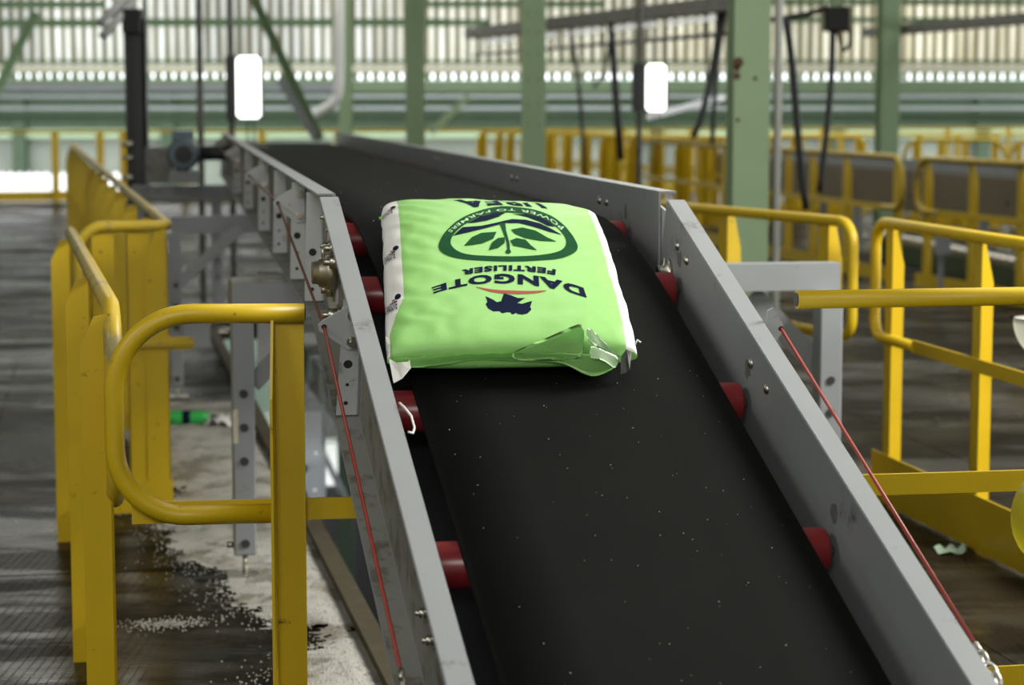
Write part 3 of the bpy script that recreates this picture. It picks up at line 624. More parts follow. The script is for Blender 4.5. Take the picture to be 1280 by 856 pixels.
PR = {"ring_o":[[-0.55,-0.043],[-0.522,0.055],[-0.458,0.185],[-0.363,0.318],[-0.244,0.44],[-0.109,0.549],[0.039,0.626],[0.166,0.65],[0.302,0.629],[0.429,0.558],[0.534,0.452],[0.604,0.328],[0.648,0.188],[0.671,0.07],[0.666,0.0],[0.623,-0.071],[0.539,-0.132],[0.43,-0.171],[0.295,-0.193],[0.089,-0.212],[-0.085,-0.214],[-0.215,-0.207],[-0.343,-0.194],[-0.442,-0.165],[-0.516,-0.116]],"ring_i":[[-0.443,0.012],[-0.414,0.103],[-0.352,0.201],[-0.258,0.31],[-0.14,0.416],[-0.01,0.488],[0.115,0.507],[0.252,0.5],[0.382,0.452],[0.475,0.37],[0.541,0.266],[0.576,0.167],[0.581,0.083],[0.554,-0.0],[0.499,-0.06],[0.396,-0.104],[0.245,-0.135],[0.024,-0.152],[-0.15,-0.148],[-0.28,-0.142],[-0.364,-0.114],[-0.417,-0.063]],"w1":[[-0.267,0.296],[-0.141,0.407],[-0.011,0.478],[0.099,0.502],[0.026,0.412],[-0.089,0.341],[-0.199,0.307]],"w2":[[-0.407,0.103],[-0.312,0.228],[-0.144,0.257],[0.014,0.325],[0.143,0.384],[0.265,0.383],[0.378,0.334],[0.458,0.266],[0.555,0.172],[0.448,0.206],[0.308,0.275],[0.195,0.322],[0.073,0.315],[-0.103,0.226],[-0.261,0.156]],"w3":[[0.158,0.483],[0.28,0.483],[0.395,0.438],[0.473,0.356],[0.515,0.29],[0.448,0.298],[0.383,0.363],[0.287,0.43]],"stem":[[0.02,0.312],[0.073,0.315],[0.065,0.197],[0.073,0.008],[0.065,-0.068],[0.043,-0.069],[0.049,0.03],[0.036,0.17]],"l1":[[-0.325,-0.028],[-0.246,0.086],[-0.158,0.149],[-0.021,0.172],[-0.064,0.071],[-0.16,0.01],[-0.251,-0.015]],"l2":[[-0.119,-0.079],[-0.077,0.025],[-0.018,0.084],[0.044,0.099],[0.03,0.018],[-0.035,-0.05]],"l3":[[0.111,0.212],[0.215,0.251],[0.328,0.211],[0.418,0.117],[0.492,0.068],[0.35,0.066],[0.221,0.095],[0.14,0.151]],"l4":[[0.082,0.054],[0.146,0.092],[0.218,0.072],[0.258,-0.006],[0.3,-0.063],[0.201,-0.041],[0.102,-0.012]],"bud":[[0.023,-0.084],[0.052,-0.058],[0.077,-0.082],[0.061,-0.114],[0.026,-0.116]],"swoosh":[[-0.292,-0.51],[-0.193,-0.533],[-0.068,-0.551],[0.072,-0.559],[0.214,-0.558],[0.336,-0.548],[0.239,-0.58],[0.11,-0.595],[-0.031,-0.591],[-0.168,-0.564]],"flame":[[-0.198,-0.614],[-0.143,-0.648],[-0.111,-0.674],[-0.075,-0.665],[-0.044,-0.587],[0.01,-0.605],[0.063,-0.631],[0.126,-0.631],[0.057,-0.679],[0.091,-0.686],[0.179,-0.657],[0.157,-0.716],[0.166,-0.732],[0.142,-0.779],[0.084,-0.797],[0.05,-0.791],[0.03,-0.779],[0.015,-0.791],[-0.041,-0.796],[-0.082,-0.785],[-0.1,-0.766],[-0.149,-0.77],[-0.188,-0.739],[-0.204,-0.699],[-0.188,-0.674]],"fert":[[[0.427,-0.298],[0.025,-0.259],[-0.37,-0.323]],[[0.41,-0.37],[0.016,-0.328],[-0.374,-0.39]]],"dang":[[[0.629,-0.5],[0.012,-0.362],[-0.629,-0.507]],[[0.638,-0.617],[-0.003,-0.48],[-0.618,-0.577]]],"urea":[[[0.461,0.75],[0.106,0.772],[-0.327,0.661]],[[0.503,0.632],[0.121,0.659],[-0.277,0.554]]],"pow":[[[0.599,0.3],[0.489,0.453],[0.337,0.56],[0.158,0.596],[-0.032,0.555],[-0.214,0.433],[-0.358,0.291],[-0.452,0.173]],[[0.549,0.228],[0.462,0.384],[0.319,0.489],[0.148,0.523],[-0.025,0.487],[-0.194,0.375],[-0.328,0.248],[-0.419,0.131]]]}
em = poly_print([smooth_loop(PR['ring_o']), smooth_loop(PR['ring_i'])[::-1]], DKG, 'emblem_ring', bag)
for k in ('w1', 'w2', 'w3'): poly_print([PR[k]], NAVY, 'emblem_wave', em)
for k in ('l1', 'l2', 'l3', 'l4'): poly_print([PR[k]], DKG, 'emblem_leaf', em)
poly_print([PR['stem']], DKG, 'emblem_stem', em); poly_print([smooth_loop(PR['bud'], 1)], DKG, 'emblem_bud', em)
poly_print([smooth_loop(PR['swoosh'], 1)], REDP, 'red_swoosh', bag); poly_print([PR['flame']], NAVY, 'flame_mark', bag)
def interp(P, t):
    n = len(P)-1
    if n == 2:
        a, b, c = P; L0 = 2*(t-.5)*(t-1); L1 = -4*t*(t-1); L2 = 2*t*(t-.5)
        return (a[0]*L0+b[0]*L1+c[0]*L2, a[1]*L0+b[1]*L1+c[1]*L2)
    x = max(0, min(n-1e-6, t*n)); i = int(x); f = x-i
    return (P[i][0]*(1-f)+P[i+1][0]*f, P[i][1]*(1-f)+P[i+1][1]*f)
def text_mesh(s, bold=.0, spacing=1.0):
    c = bpy.data.curves.new('lettering', 'FONT'); c.body = s; c.resolution_u = 3; c.offset = bold; c.space_character = spacing
    o = bpy.data.objects.new('lettering', c); COL.objects.link(o); dg = bpy.context.evaluated_depsgraph_get(); dg.update()
    me = bpy.data.meshes.new_from_object(o.evaluated_get(dg)); bpy.data.objects.remove(o)
    vs = [(v.co.x, v.co.y) for v in me.vertices]; fs = [tuple(p.vertices) for p in me.polygons]
    x0 = min(v[0] for v in vs); x1 = max(v[0] for v in vs); y0 = min(v[1] for v in vs); y1 = max(v[1] for v in vs)
    bpy.data.meshes.remove(me)
    return [((x-x0)/(x1-x0), (y-y0)/(y1-y0)) for x, y in vs], fs
def text_print(s, base, topc, m, name, parent, bold=.02, off=.0012, spacing=1.0, fn=None):
    vs, fs = text_mesh(s, bold, spacing)
    if fn is None:
        def M(x, y):
            p, q = interp(base, x), interp(topc, x); return (p[0]+(q[0]-p[0])*y, p[1]+(q[1]-p[1])*y)
        # text coordinates run 0..1; refine there, then wrap on the sack
        return conform((vs, fs), m, name, parent, off, lambda x, y, o: topp(*M(x, y), o))
    return conform((vs, fs), m, name, parent, off, fn)
text_print('DANGOTE', PR['dang'][0], PR['dang'][1], NAVY, 'brand_lettering', bag, .045, spacing=1.12)
text_print('FERTILISER', PR['fert'][0], PR['fert'][1], NAVY, 'product_lettering', bag, .05, spacing=1.15)
text_print('UREA', [(.44, .845), (.09, .86), (-.35, .80)], PR['urea'][1], NAVY, 'grade_lettering', bag, .05, spacing=1.1)
text_print('POWER TO FARMERS', [(p[0]*.9+q[0]*.1, p[1]*.9+q[1]*.1) for p, q in zip(*PR['pow'])], [(p[0]*.2+q[0]*.8, p[1]*.2+q[1]*.8) for p, q in zip(*PR['pow'])], LTP, 'ring_lettering', em, .012, off=.0018, spacing=1.1)
# side gusset marks (left side of the sack)
def gus(b, t, off):            # b along the sack, t angle on the section
    c, s_ = math.cos(t), math.sin(t); e = 2/BN; sb = max(0, 1-abs(b)**BM)**(1/BM); cc = .05+.009*sb
    a = math.copysign(abs(c)**e, c); q = math.copysign(abs(s_)**e, s_); hh = cc+(BT-cc)*sb*q if q > 0 else cc*(1+sb*q)
    p = bagp(a*1.012, b, hh); d = (bagp(a, b, hh)-bagp(0, b, .055)).normalized(); return p+d*(off+.001)
for bc in (.66, -.02, -.58):
    t0 = math.radians(150)
    def M(x, y, o, bc=bc): return gus(bc-.085+.085*y, math.radians(166-20*x), o)
    mk = text_print('DANGOTE', None, None, NAVY, 'gusset_lettering', bag, .02, off=.0008, fn=M)
    conform(([(math.cos(k*math.pi/5), math.sin(k*math.pi/5)) for k in range(10)], [tuple(range(10))]), NAVY, 'gusset_flame', mk, .0008, lambda x, y, o, bc=bc: gus(bc+.035+.03*y, math.radians(145+4*x), o))
    conform(([(-1, -.2), (1, -.4), (1, .2), (-.6, .2)], [(0, 1, 2, 3)]), REDP, 'gusset_swoosh', mk, .0008, lambda x, y, o, bc=bc: gus(bc+.015+.025*y, math.radians(150+3*x), o))
# sewn mouth flap hanging over the front end
SP = []
for i in range(81):
    for j in range(70):
        p_ = topp(-.99+i*.02475, -.999+j*.0085); z_ = p_.z-EYE; c_, s_ = math.cos(PITCH), math.sin(PITCH); d_ = p_.y*c_-z_*s_
        SP.append((640+FPX*p_.x/d_, 428-FPX*(p_.y*s_+z_*c_)/d_, p_.y))
def surfY(px, py):
    q = min(SP, key=lambda s: (s[0]-px)**2+(s[1]-py)**2)
    return q[2] if abs(q[0]-px)+abs(q[1]-py) < 9 else 9
def flap(name, cols, m, sub=2):
    # cols: (upper px, upper py, dY, lower px, lower py, dY)
    g = G(); up_, lo_ = [], []
    dep = lambda px: 4.405+(px-490)/300*.1
    for ux, uy, ud, lx, ly, ld in cols: up_.append(g.b.verts.new(at(ux, uy, min(dep(ux)+ud, surfY(ux, uy)-.011)))); lo_.append(g.b.verts.new(at(lx, ly, dep(lx)+ld)))
    for i in range(len(cols)-1): g.b.faces.new((up_[i], up_[i+1], lo_[i+1], lo_[i]))
    r = bmesh.ops.solidify(g.b, geom=g.b.faces[:], thickness=.0012)
    o = g.build(name, m, bag, smooth=True)
    if sub: md = o.modifiers.new('sub', 'SUBSURF'); md.levels = md.render_levels = sub
    return o
HEM = mat('pale_green_hem', (.46, .66, .40), .45, var=.1, bump=.1, bscale=400)
flap('mouth_flap', [(487, 447, 0, 489, 455, -.015), (510, 446, 0, 516, 462, -.03), (530, 445, 0, 540, 457, -.02), (552, 444, 0, 560, 456, -.025), (575, 443, 0, 585, 449, -.02), (610, 442, 0, 614, 450, -.02), (640, 441, 0, 645, 452, -.02), (675, 440, 0, 680, 452, -.022), (705, 440, 0, 706, 454, -.03), (728, 440, 0, 722, 465, -.04), (745, 440, 0, 740, 474, -.045), (762, 442, 0, 757, 467, -.04), (776, 445, 0, 770, 460, -.03)], GREENB)
flap('mouth_flap', [(636, 441, -.006, 640, 451, -.028), (660, 431, -.008, 665, 451.5, -.028), (685, 420, -.012, 690, 452, -.03), (708, 409, -.014, 708, 452, -.032), (724, 402, -.015, 722, 451, -.036), (732, 403, -.018, 730, 447, -.04)], GREENB, 1)
flap('hem_fold', [(732, 402, -.022, 732, 428, -.034), (745, 416, -.022, 746, 433, -.034), (760, 432, -.02, 762, 441, -.03), (776, 445, -.012, 777, 447.5, -.018)], HEM, 1)
flap('hem_fold', [(736, 427, -.03, 735, 453, -.05), (728, 432, -.035, 730, 447, -.048), (748, 434, -.03, 750, 446, -.045), (776, 446, -.02, 770, 462, -.04)][0:1]+[(748, 434, -.03, 750, 447, -.05), (764, 441, -.025, 764, 458, -.045), (777, 446, -.018, 769, 464, -.035)], HEM, 1)
flap('hem_fold', [(486, 448, -.004, 492, 479, -.02), (496, 453, -.02, 503, 473, -.03), (510, 452, -.03, 512, 462, -.035), (512, 449, -.025, 514, 460, -.03)], WHITEB, 0)
flap('hem_fold', [(482, 420, .02, 485, 452, .0), (487, 424, .01, 490, 458, -.004), (489, 447, 0, 492, 470, -.01)], WHITEB, 0)
# seam stitching, corner and thread
g = G(); g.tube([at(487, 446.5, 4.395), at(520, 445, 4.405), at(550, 444, 4.415), at(577, 443.5, 4.425)], .0016, 6); g.build('seam_stitch', WHITEB, bag)
flap('corner_fold', [(776, 446, -.01, 776, 468, -.03), (783, 436, .0, 783, 466, -.025), (790, 441, .0, 787, 462, -.01)], WHITEB, 0)
g = G(); p = at(788, 437, 4.50); g.tube([p, at(794, 430, 4.50), at(797, 425, 4.505), at(801, 428, 4.505)], .0022, 6); g.build('tie_thread', WHITEB, bag)
g = G(); g.tube([at(484, 277, 5.1), at(479, 272, 5.1), at(474, 273, 5.1)], .004, 6); g.build('thread_tuft', GREENB, bag)
# loose thread on the frame edge
g = G(); g.tube([fl(-.39, 4.10, .003), fl(-.383, 4.08, .004), fl(-.374, 4.05, .002), fl(-.372, 4.02, -.006), fl(-.378, 4.0, -.006), fl(-.388, 3.99, .003)], .0022, 6); tag(g.build('loose_thread', WHITEB), 'white thread loop hanging over the inner edge of the near grey frame', 'thread')

# ---------------------------------------------------------------- second conveyor and troughs to the right
c2 = thing('second_conveyor', (4.3, 19, 0), 'second conveyor with deep grimy side plate beyond the middle yellow fences', 'conveyor')
SIDE = mat('brown_grey_side', (.17, .145, .095), .6, var=.25, vscale=2)
A_, B_ = Vector((2.55, 27.0, 0)), Vector((5.6, 14.2, 0)); d = (B_-A_).normalized(); n_ = d.cross(Z)*-1
for k, off in enumerate((0, .85)):
    o = n_*off
    g = G(); g.poly([A_+o+Z*.47, B_+o+Z*.47, B_+o+Z*.86, A_+o+Z*.86], n_*.008); g.build('side_plate', SIDE, c2)
    g = G(); g.poly([A_+o+Z*.86, B_+o+Z*.86, B_+o+Z*.92, A_+o+Z*.92], n_*.05); g.build('top_flange', GRY, c2)
g = G(); g.poly([A_+n_*.1+Z*.80, B_+n_*.1+Z*.80, B_+n_*.76+Z*.80, A_+n_*.76+Z*.80], (0, 0, .01)); g.build('belt', BELT, c2)
for t in (1.5, 4.5, 7.5, 10.5):
    for off in (.02, .83): p = A_+d*t+n_*off; g = G(); g.bx(p.x-.04, p.x+.04, p.y-.04, p.y+.04, 0, .47); g.build('support_leg', GRY, c2)
for t, z in ((5.9, .62), (8.0, .64), (9.2, .60), (3.4, .66)):
    p = A_+d*t-n_*.004+Z*z; g = G(); g.cyl(p, p+n_*.004, .03, 10); g.build('hole', DSTEEL, c2)
tr = thing('roller_trough', (4.2, 19, 0), 'low dark green trough with row of shiny rollers under the second conveyor', 'trough')
A_, B_ = Vector((3.62, 21.6, 0)), Vector((4.45, 15.4, 0)); d = (B_-A_).normalized(); n_ = d.cross(Z)*-1
g = G(); g.poly([A_+Z*.0, B_+Z*.0, B_+Z*.17, A_+Z*.17], n_*.02); g.build('side_sheet', GRND, tr)
for k in range(34):
    p = A_+d*(.1+k*.18)+Z*.21; g = G(); g.cyl(p, p+n_*.25, .042, 8); g.build('roller', STEEL, tr)
g = G(); g.poly([A_+n_*.02, B_+n_*.02, B_+n_*.02+Z*.05, A_+n_*.02+Z*.05], n_*.28); g.build('tray', GRND, tr)
bx_ = thing('control_box', tuple(at(1178, 312, 17.5)), 'small light grey control box between fence posts above the roller trough', 'box')
p = at(1178, 306, 16.6); g = G(); g.box(p, (.055, 0, 0), (0, .03, 0), (0, 0, .075)); g.build('box_body', GRY, bx_)
g = G(); g.bx(p.x-.02, p.x+.02, p.y+.031, p.y+.06, 0, p.z+.05); g.build('stand', GRY, bx_)
bx_['label'] = 'small light grey box on stand between fence posts above the roller trough'

# ---------------------------------------------------------------- lamps, mast, trays, cables
def lamp_box(px0, px1, py0, py1, Y, label, house, pole_px):
    a, b = at(px0, py0, Y), at(px1, py1, Y); pp = at(pole_px, 100, Y+.1)
    o = thing('lamp_box', (pp.x, Y+.1, 0), label, 'lamp', 'tall white lamp boxes')
    cx, cz, w, hh = (a.x+b.x)/2, (a.z+b.z)/2, (b.x-a.x)/2, (a.z-b.z)/2
    g = G(); g.box((cx, Y, cz), (w, 0, 0), (0, .02, 0), (0, 0, hh)); bmesh.ops.bevel(g.b, geom=g.b.edges[:], offset=.018, segments=2, affect='EDGES'); g.build('diffuser', LAMPM, o)
    g = G(); g.box((cx-house/2, Y+.07, cz), (w+house/2, 0, 0), (0, .05, 0), (0, 0, hh*1.02)); g.build('housing', DSTEEL, o)
    g = G(); g.cyl((pp.x, Y+.2, 0), (pp.x, Y+.2, 7.5), .025, 8); g.build('pole', GRYD, o)
    pr = at((px0+px1)/2, py1, Y); 
    for dx in (-.02, .03): g = G(); g.cyl((pr.x+dx, Y+.1, .9), (pr.x+dx, Y+.1, pr.z), .007, 6); g.build('cable', DSTEEL, o)
lamp_box(295, 326, 70, 148, 17.0, 'tall white glowing lamp box on grey pole beyond the drive motor', .085, 287)
lamp_box(808, 832, 80, 139, 19.0, 'tall white glowing lamp box on grey pole before the cable tray', .12, 800)
def pole(px, Y, r, label, m=GRY, nm='service_pole'):
    p = at(px, 100, Y); g = G(); g.cyl((p.x, Y, 0), (p.x, Y, 7.5), r, 10); tag(g.build(nm, m), label, 'pole')
pole(972.5, 12.3, .024, 'thin white pipe standing just right of the widest green column', WHT, 'white_pipe')
pole(250, 16.6, .025, 'slim grey pole rising behind the drive motor', GRYD)
ms = thing('hoist_mast', (at(166, 200, 15).x, 15.1, 0), 'dark twin mast with black head box beyond the yellow fence', 'mast')
for px, w in ((160, .022), (173, .055)): p = at(px, 100, 15); g = G(); g.bx(p.x-w, p.x+w, 15, 15.06, 0, 7.5 if w < .03 else 2.1); g.build('mast_post', DSTEEL, ms)
p = at(165, 26, 14.95); g = G(); g.box(p, (.062, 0, 0), (0, .05, 0), (0, 0, .08)); g.build('head_box', BLK, ms)
p = at(181, 100, 15); g = G(); g.bx(p.x-.012, p.x+.012, 15.0, 15.03, 0, 7.5); g.build('guide_rail', GRY, ms)
a_, b_ = at(128, 46, 14.8), at(166, 2, 15.0); g = G(); g.cyl(a_, b_, .032, 10); g.cyl(at(124, 30, 14.85), at(158, -4, 15.0), .03, 10); g.build('white_arm', mat('grey_white_pipe', (.5, .5, .5), .3, var=.1), ms)
for py, r in ((180, .03), (197, .018), (222, .03)): p = at(160, py, 14.96); g = G(); g.cyl(p-Vector((.04, 0, 0)), p+Vector((.03, 0, 0)), r*.6, 10); g.build('clamp', STEEL, ms)
def tray(p0, p1, w, hh, label, lamps, nm='cable_tray'):
    p0, p1 = Vector(p0), Vector(p1); o = thing(nm, (p0+p1)/2, label, 'cable tray', 'overhead cable trays')
    g = G(); g.beam(p0, p1, w, hh); g.build('tray', GRYD, o)
    d = (p1-p0); L = d.length; d.normalize()
    if lamps:
        k = 0.5
        while k+1.2 < L:
            a = p0+d*k-Z*(hh/2+.05); g = G(); g.cyl(a, a+d*1.15, .02, 8); g.build('tube_lamp', TUBEM, o); k += 1.5
        a = p0-Z*(hh/2+.20); b = p1-Z*(hh/2+.20); g = G(); g.cyl(a, b, .02, 8); g.build('conduit', GRY, o)
        k = .4
        while k < L: a = p0+d*k-Z*hh/2; g = G(); g.cyl(a, a-Z*.22, .01, 6); g.build('drop_bracket', DSTEEL, o); k += 1.4
    k = .6
    while k < L: a = p0+d*k; g = G(); g.cyl(a, (a.x, a.y, 7.5), .008, 6); g.build('hanger', DSTEEL, o); k += 2.2
tray(at(592, 42, 27.2), at(935, 2, 19.2), .25, .13, 'dark sloping cable tray with tube lamps hung beneath, over the fences', True)
tray(at(1085, 41, 27), at(1340, 18, 21.5), .2, .11, 'thin dark cable tray behind the far right green column', False)
TA, TB = at(592, 42, 27.2), at(935, 2, 19.2)
def cable(pts, Y, r, label):
    if Y is None:
        k = (pts[0][0]-640)/FPX; d = TB-TA; t = (k*TA.y-TA.x)/(d.x-k*d.y); T0 = TA+d*t; Y = T0.y-.06
        P = [Vector((T0.x, Y, T0.z-.05))]+[at(x, y, Y) for x, y in pts[1:]]
    else: P = [at(x, y, Y) for x, y in pts]
    g = G(); g.tube(fillet(P, .3, 4), r, 6); tag(g.build('hanging_cable', DSTEEL), label, 'cable', 'hanging black cables')
cable([(712, 40), (716, 55), (722, 90), (728, 160), (731, 220)], None, .022, 'black cable hanging nearest the bolted green column')
cable([(762, 52), (768, 90), (770, 120), (776, 200)], None, .04, 'thick black cable hanging from the cable tray beside the lamp pole')
cable([(764, 45), (758, 80), (752, 95), (742, 110)], None, .016, 'thin black cable joining the thick one under the cable tray')
cable([(897, 14), (894, 70), (886, 110), (876, 150), (866, 172)], None, .03, 'black cable bundle falling beside the widest green column')
cable([(903, 14), (897, 75), (893, 120), (890, 180)], None, .022, 'second black cable against the widest green column')
cable([(982, 21), (988, 60), (993, 110), (996, 150), (1002, 220), (1008, 262)], 15.0, .026, 'black cable hanging just right of the thin white pipe')
cable([(1041, 36), (1040, 90), (1036, 140), (1028, 210), (1024, 240)], 15.0, .022, 'black cable dropping from the black switch box')
sb_ = thing('switch_box', tuple(at(1046, 25, 15)), 'black box hung high right of the white pipe with looping cable', 'switch box')
p = at(1046, 24, 15); g = G(); g.box(p, (.085, 0, 0), (0, .06, 0), (0, 0, .085)); bmesh.ops.bevel(g.b, geom=g.b.edges[:], offset=.01, segments=1, affect='EDGES'); g.build('box_body', BLK, sb_)
g = G(); g.bx(p.x-.04, p.x+.03, 15.0, 15.04, p.z+.08, 7.5); g.build('hanger', GRN, sb_)
g = G(); g.tube(fillet([at(1060, 20, 15), at(1063, 55, 15), at(1054, 66, 15), at(1048, 45, 15), at(1046, 36, 15)], .1, 5), .012, 6); g.build('cable_loop', BLK, sb_)
g = G(); g.tube([at(1034, 10, 15), at(1008, 18, 15), at(970, 24, 15.0), at(930, 26, 15.4)], .02, 6); g.build('feed_cable', BLK, sb_)
o = thing('tube_fixture', tuple(at(860, 135, 22)), 'long white tube fixture slanting beside the second lamp box', 'lamp')
g = G(); g.cyl(at(812, 146, 22.5), at(903, 122, 20.5), .03, 10); g.build('tube', TUBEM, o)
for t in (.25, .8): a = at(812, 146, 22.5).lerp(at(903, 122, 20.5), t); g = G(); g.cyl(a, (a.x, a.y, 7.5), .008, 6); g.build('hanger', DSTEEL, o)
o = thing('bent_duct', tuple(at(400, 130, 30)), 'pale bent pipe sloping beside the thinnest green column', 'pipe')
g = G(); g.tube(fillet([at(383, 152, 30), at(393, 143, 30), at(420, 128, 30), at(424, 108, 30), at(424, 60, 30), at(424, -60, 30)], .15, 4), .07, 10); g.build('pipe', mat('bright_pipe', (.8, .82, .8), .35), o)

# ---------------------------------------------------------------- helmets at the right frame edge
def helmet(c, ax, peak, m, label, strap_to):
    c = Vector(c); ax = Vector(ax).normalized(); pk = (Vector(peak)-ax*Vector(peak).dot(ax)).normalized(); sd = ax.cross(pk)
    o = thing('hard_hat', c, label, 'helmet')
    g = G(); NR, NS = 10, 28; rows = []
    for i in range(NR+1):
        th = math.pi/2*i/NR; row = []
        for j in range(NS):
            a = 2*math.pi*j/NS; r = math.cos(th)**.85 if i < NR else .02
            row.append(g.b.verts.new(c+ax*(.135*math.sin(th))+pk*(.128*r*math.cos(a))+sd*(.108*r*math.sin(a))))
        rows.append(row)
    for A, B in zip(rows, rows[1:]):
        for j in range(NS): f = g.b.faces.new((A[j], A[(j+1) % NS], B[(j+1) % NS], B[j])); f.smooth = True
    g.b.faces.new(rows[-1]); bmesh.ops.solidify(g.b, geom=g.b.faces[:], thickness=.003); g.build('shell', m, o, smooth=True)
    g = G(); inn, out = [], []
    for j in range(NS):
        a = 2*math.pi*j/NS; e = .012+.05*max(0, math.cos(a))**2
        inn.append(g.b.verts.new(c+pk*.126*math.cos(a)+sd*.106*math.sin(a))); out.append(g.b.verts.new(c+pk*(.126+e)*math.cos(a)+sd*(.106+e*.8)*math.sin(a)-ax*.012*max(0, math.cos(a))))
    for j in range(NS): g.b.faces.new((inn[j], inn[(j+1) % NS], out[(j+1) % NS], out[j]))
    bmesh.ops.solidify(g.b, geom=g.b.faces[:], thickness=.005); g.build('brim', m, o, smooth=True)
    g = G(); st = Vector(strap_to); g.tube([c+sd*.1, st, c-sd*.1], .004, 6); g.build('chin_strap', BLK, o)
HATY = mat('yellow_helmet', (.66, .60, .05), .3, var=.04, coat=.3); HATW = mat('white_helmet', (.75, .75, .68), .3, var=.04)
c = at(1334, 648, 4.80); helmet(c, (-.80, -.5, .28), (-.15, -.2, -1), HATY, 'yellow hard hat hanging at the frame edge before the flat bar', (c.x+.1, 5.06, .665))
c = at(1318, 397, 6.75); helmet(c, (0, 0, -1), (1, 0, 0), HATW, 'white upturned hard hat at the frame edge behind the level pipe', (c.x+.02, 6.72, 1.08))

# ---------------------------------------------------------------- granules, litter, floor slot
SLOT = atz(281, 722, 0)
def inheap(x, y):
    p = Vector((x, y, 0))-OO; l = p.dot(v1); yy = p.dot(h1)
    lim = -.60+.10*math.sin(yy*2.1+1)-.05*(yy-6)+(.12 if yy < 6.2 else 0)
    if yy > 8.6: lim -= .10
    if yy < 6.9: lim -= .05*(6.9-yy)
    q = p-(SLOT-OO); sl_ = abs(q.dot(v1)) < .105 and abs(q.dot(h1)) < .034
    if sl_: return -1
    e = min(l-lim, (-.24-l+.02)*2+.02, (yy-4.8)*.5, (11.2-yy)*.5)
    return e+.10*noise.noise(Vector((x*3.1, y*2.2, 0)))+.05*noise.noise(Vector((x*11, y*9, 4)))+.05*noise.noise(Vector((x*46, y*40, 7)))
g = G(); dx = .0125; vid = {}
yy = 4.8
cells = []
for j in range(int(6.4/dx)):
    for i in range(int(1.0/dx)):
        w = OO+v1*(-1.2+i*dx)+h1*(4.8+j*dx)
        if inheap(w.x, w.y) > .03: cells.append((i, j))
def hv(i, j):
    if (i, j) not in vid:
        w = OO+v1*(-1.2+i*dx)+h1*(4.8+j*dx); e = max(0, inheap(w.x, w.y)-.03)
        z = .002+min(.013, e*.07)*(1+.5*noise.noise(Vector((w.x*14, w.y*14, 2))))+(.003*noise.noise(Vector((w.x*60, w.y*60, 2))) if e > .01 else 0)
        vid[(i, j)] = g.b.verts.new((w.x, w.y, max(.0018, z)))
    return vid[(i, j)]
for i, j in cells:
    f = g.b.faces.new((hv(i, j), hv(i+1, j), hv(i+1, j+1), hv(i, j+1))); f.smooth = True
def grain(g, p, r):
    vs = [g.b.verts.new(Vector(p)+Vector(d)*r*random.uniform(.7, 1.2)) for d in ((1, 0, 0), (0, 1, 0), (-1, 0, 0), (0, -1, 0), (0, 0, 1), (0, 0, -.6))]
    for a, b in ((0, 1), (1, 2), (2, 3), (3, 0)): g.b.faces.new((vs[a], vs[b], vs[4])); g.b.faces.new((vs[b], vs[a], vs[5]))
random.seed(3); n = 0
while n < 7500:
    l = random.uniform(-1.25, -.25); y = random.uniform(4.8, 11); w = OO+v1*l+h1*y; e = inheap(w.x, w.y)
    if e > -.16 and random.random() < (.95 if e > 0 else math.exp(e*26)): grain(g, (w.x, w.y, .003+max(0, min(.012, (e-.03)*.07))), random.uniform(.0022, .004)); n += 1
for k in range(420):
    a = random.gauss(0, .06); b = random.gauss(0, .018); w = atz(206, 783, 0)+v1*a+h1*b*2; grain(g, (w.x, w.y, .004+random.random()*.008), .0032)
tag(g.build('granule_spill', GRAIN, loc=(0, 0, 0)), 'white fertiliser granules spilt along the floor beneath the conveyor', 'granules', kind='stuff')
random.seed(5); g = G()
for k in range(170):
    y = random.uniform(2.9, 4.4) if k < 120 else random.uniform(4.4, 8); l = random.uniform(-.3, .31)
    grain(g, pt(l, y, zb(y)+.001), random.uniform(.0008, .0018))
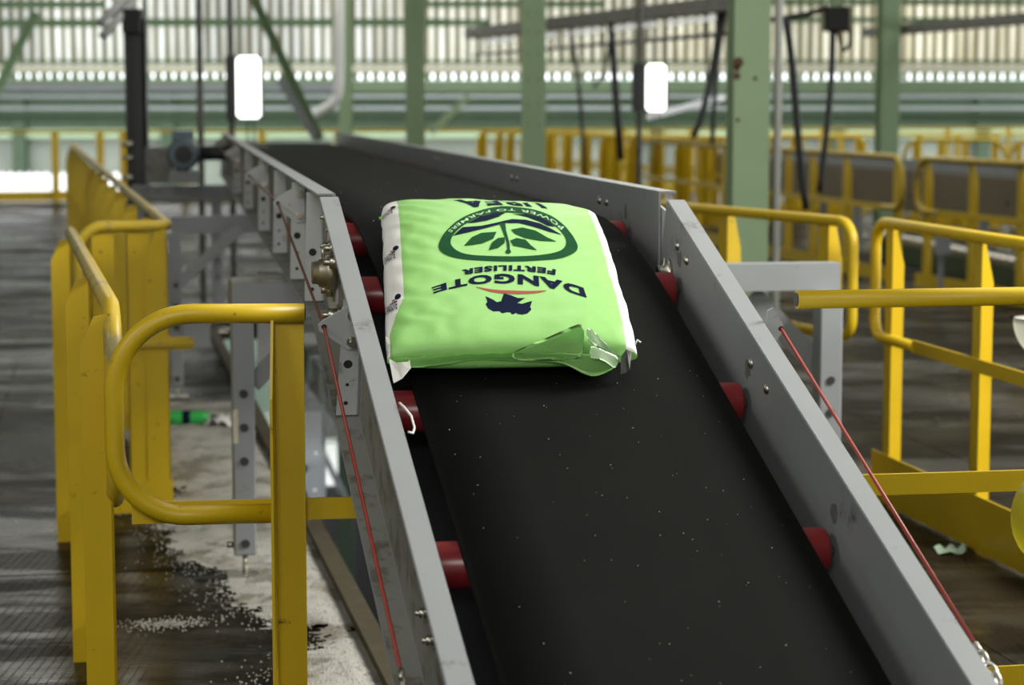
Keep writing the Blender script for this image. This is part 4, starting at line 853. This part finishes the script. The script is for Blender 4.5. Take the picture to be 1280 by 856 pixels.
tag(g.build('belt_crumbs', GRAIN, loc=(0, 0, 0)), 'tiny white crumbs scattered over the black belt', 'crumbs', kind='stuff')
g = G(); w = atz(281, 722, .0); g.box((w.x, w.y, .0025), v1*.095, h1*.022, Z*.0035); sl = g.build('floor_slot', HOLE); tag(sl, 'black slot in the floor plate at the foot of the grey leg', 'slot')
bo = thing('plastic_bottle', tuple(atz(240, 532, 0)), 'crushed green plastic bottle lying behind the yellow corner post', 'bottle')
w = atz(238, 533, 0); GB = mat('green_bottle', (.03, .42, .08), .25, var=.25, vscale=25)
ax = Vector((1, .1, 0)); g = G(); p = [w+ax*(t)+Z*.042 for t in (-.13, -.12, -.06, 0, .05, .085, .10)]; g.tube(p, [.02, .034, .036, .030, .035, .022, .012], 14); g.build('bottle_body', GB, bo)
g = G(); g.tube([w+ax*-.035+Z*.042, w+ax*.0+Z*.042], .0352, 14); g.build('label_band', NAVY, bo)
g = G(); g.tube([w+ax*.1+Z*.042, w+ax*.122+Z*.042], .015, 12); g.build('cap', NAVY, bo)
ra = thing('white_rag', tuple(atz(272, 533, 0)), 'small crumpled white rag beside the green bottle', 'rag')
g = G(); w = atz(274, 535, 0); N_ = 9; R = []
for i in range(N_):
    R.append([g.b.verts.new((w.x-.07+.14*i/(N_-1), w.y-.06+.12*j/(N_-1), .012+max(0, .05*noise.noise(Vector((i*.6, j*.5, 9)))+.04*(1-abs(i-4)/4)))) for j in range(N_)])
for i in range(N_-1):
    for j in range(N_-1): g.b.faces.new((R[i][j], R[i+1][j], R[i+1][j+1], R[i][j+1]))
g.build('cloth', WHITEB, ra, smooth=True)
lf = thing('green_scrap', tuple(atz(1190, 690, 0)), 'small torn green plastic scrap on the floor by the toe board', 'litter')
g = G(); w = atz(1188, 690, 0); R = []
for i in range(6):
    R.append([g.b.verts.new((w.x-.05+.02*i, w.y-.05+.03*j, .004+max(0, .05*noise.noise(Vector((i*.9, j*.8, 5)))))) for j in range(4)])
for i in range(5):
    for j in range(3): g.b.faces.new((R[i][j], R[i+1][j], R[i+1][j+1], R[i][j+1]))
g.build('film', PGRN, lf, smooth=True)
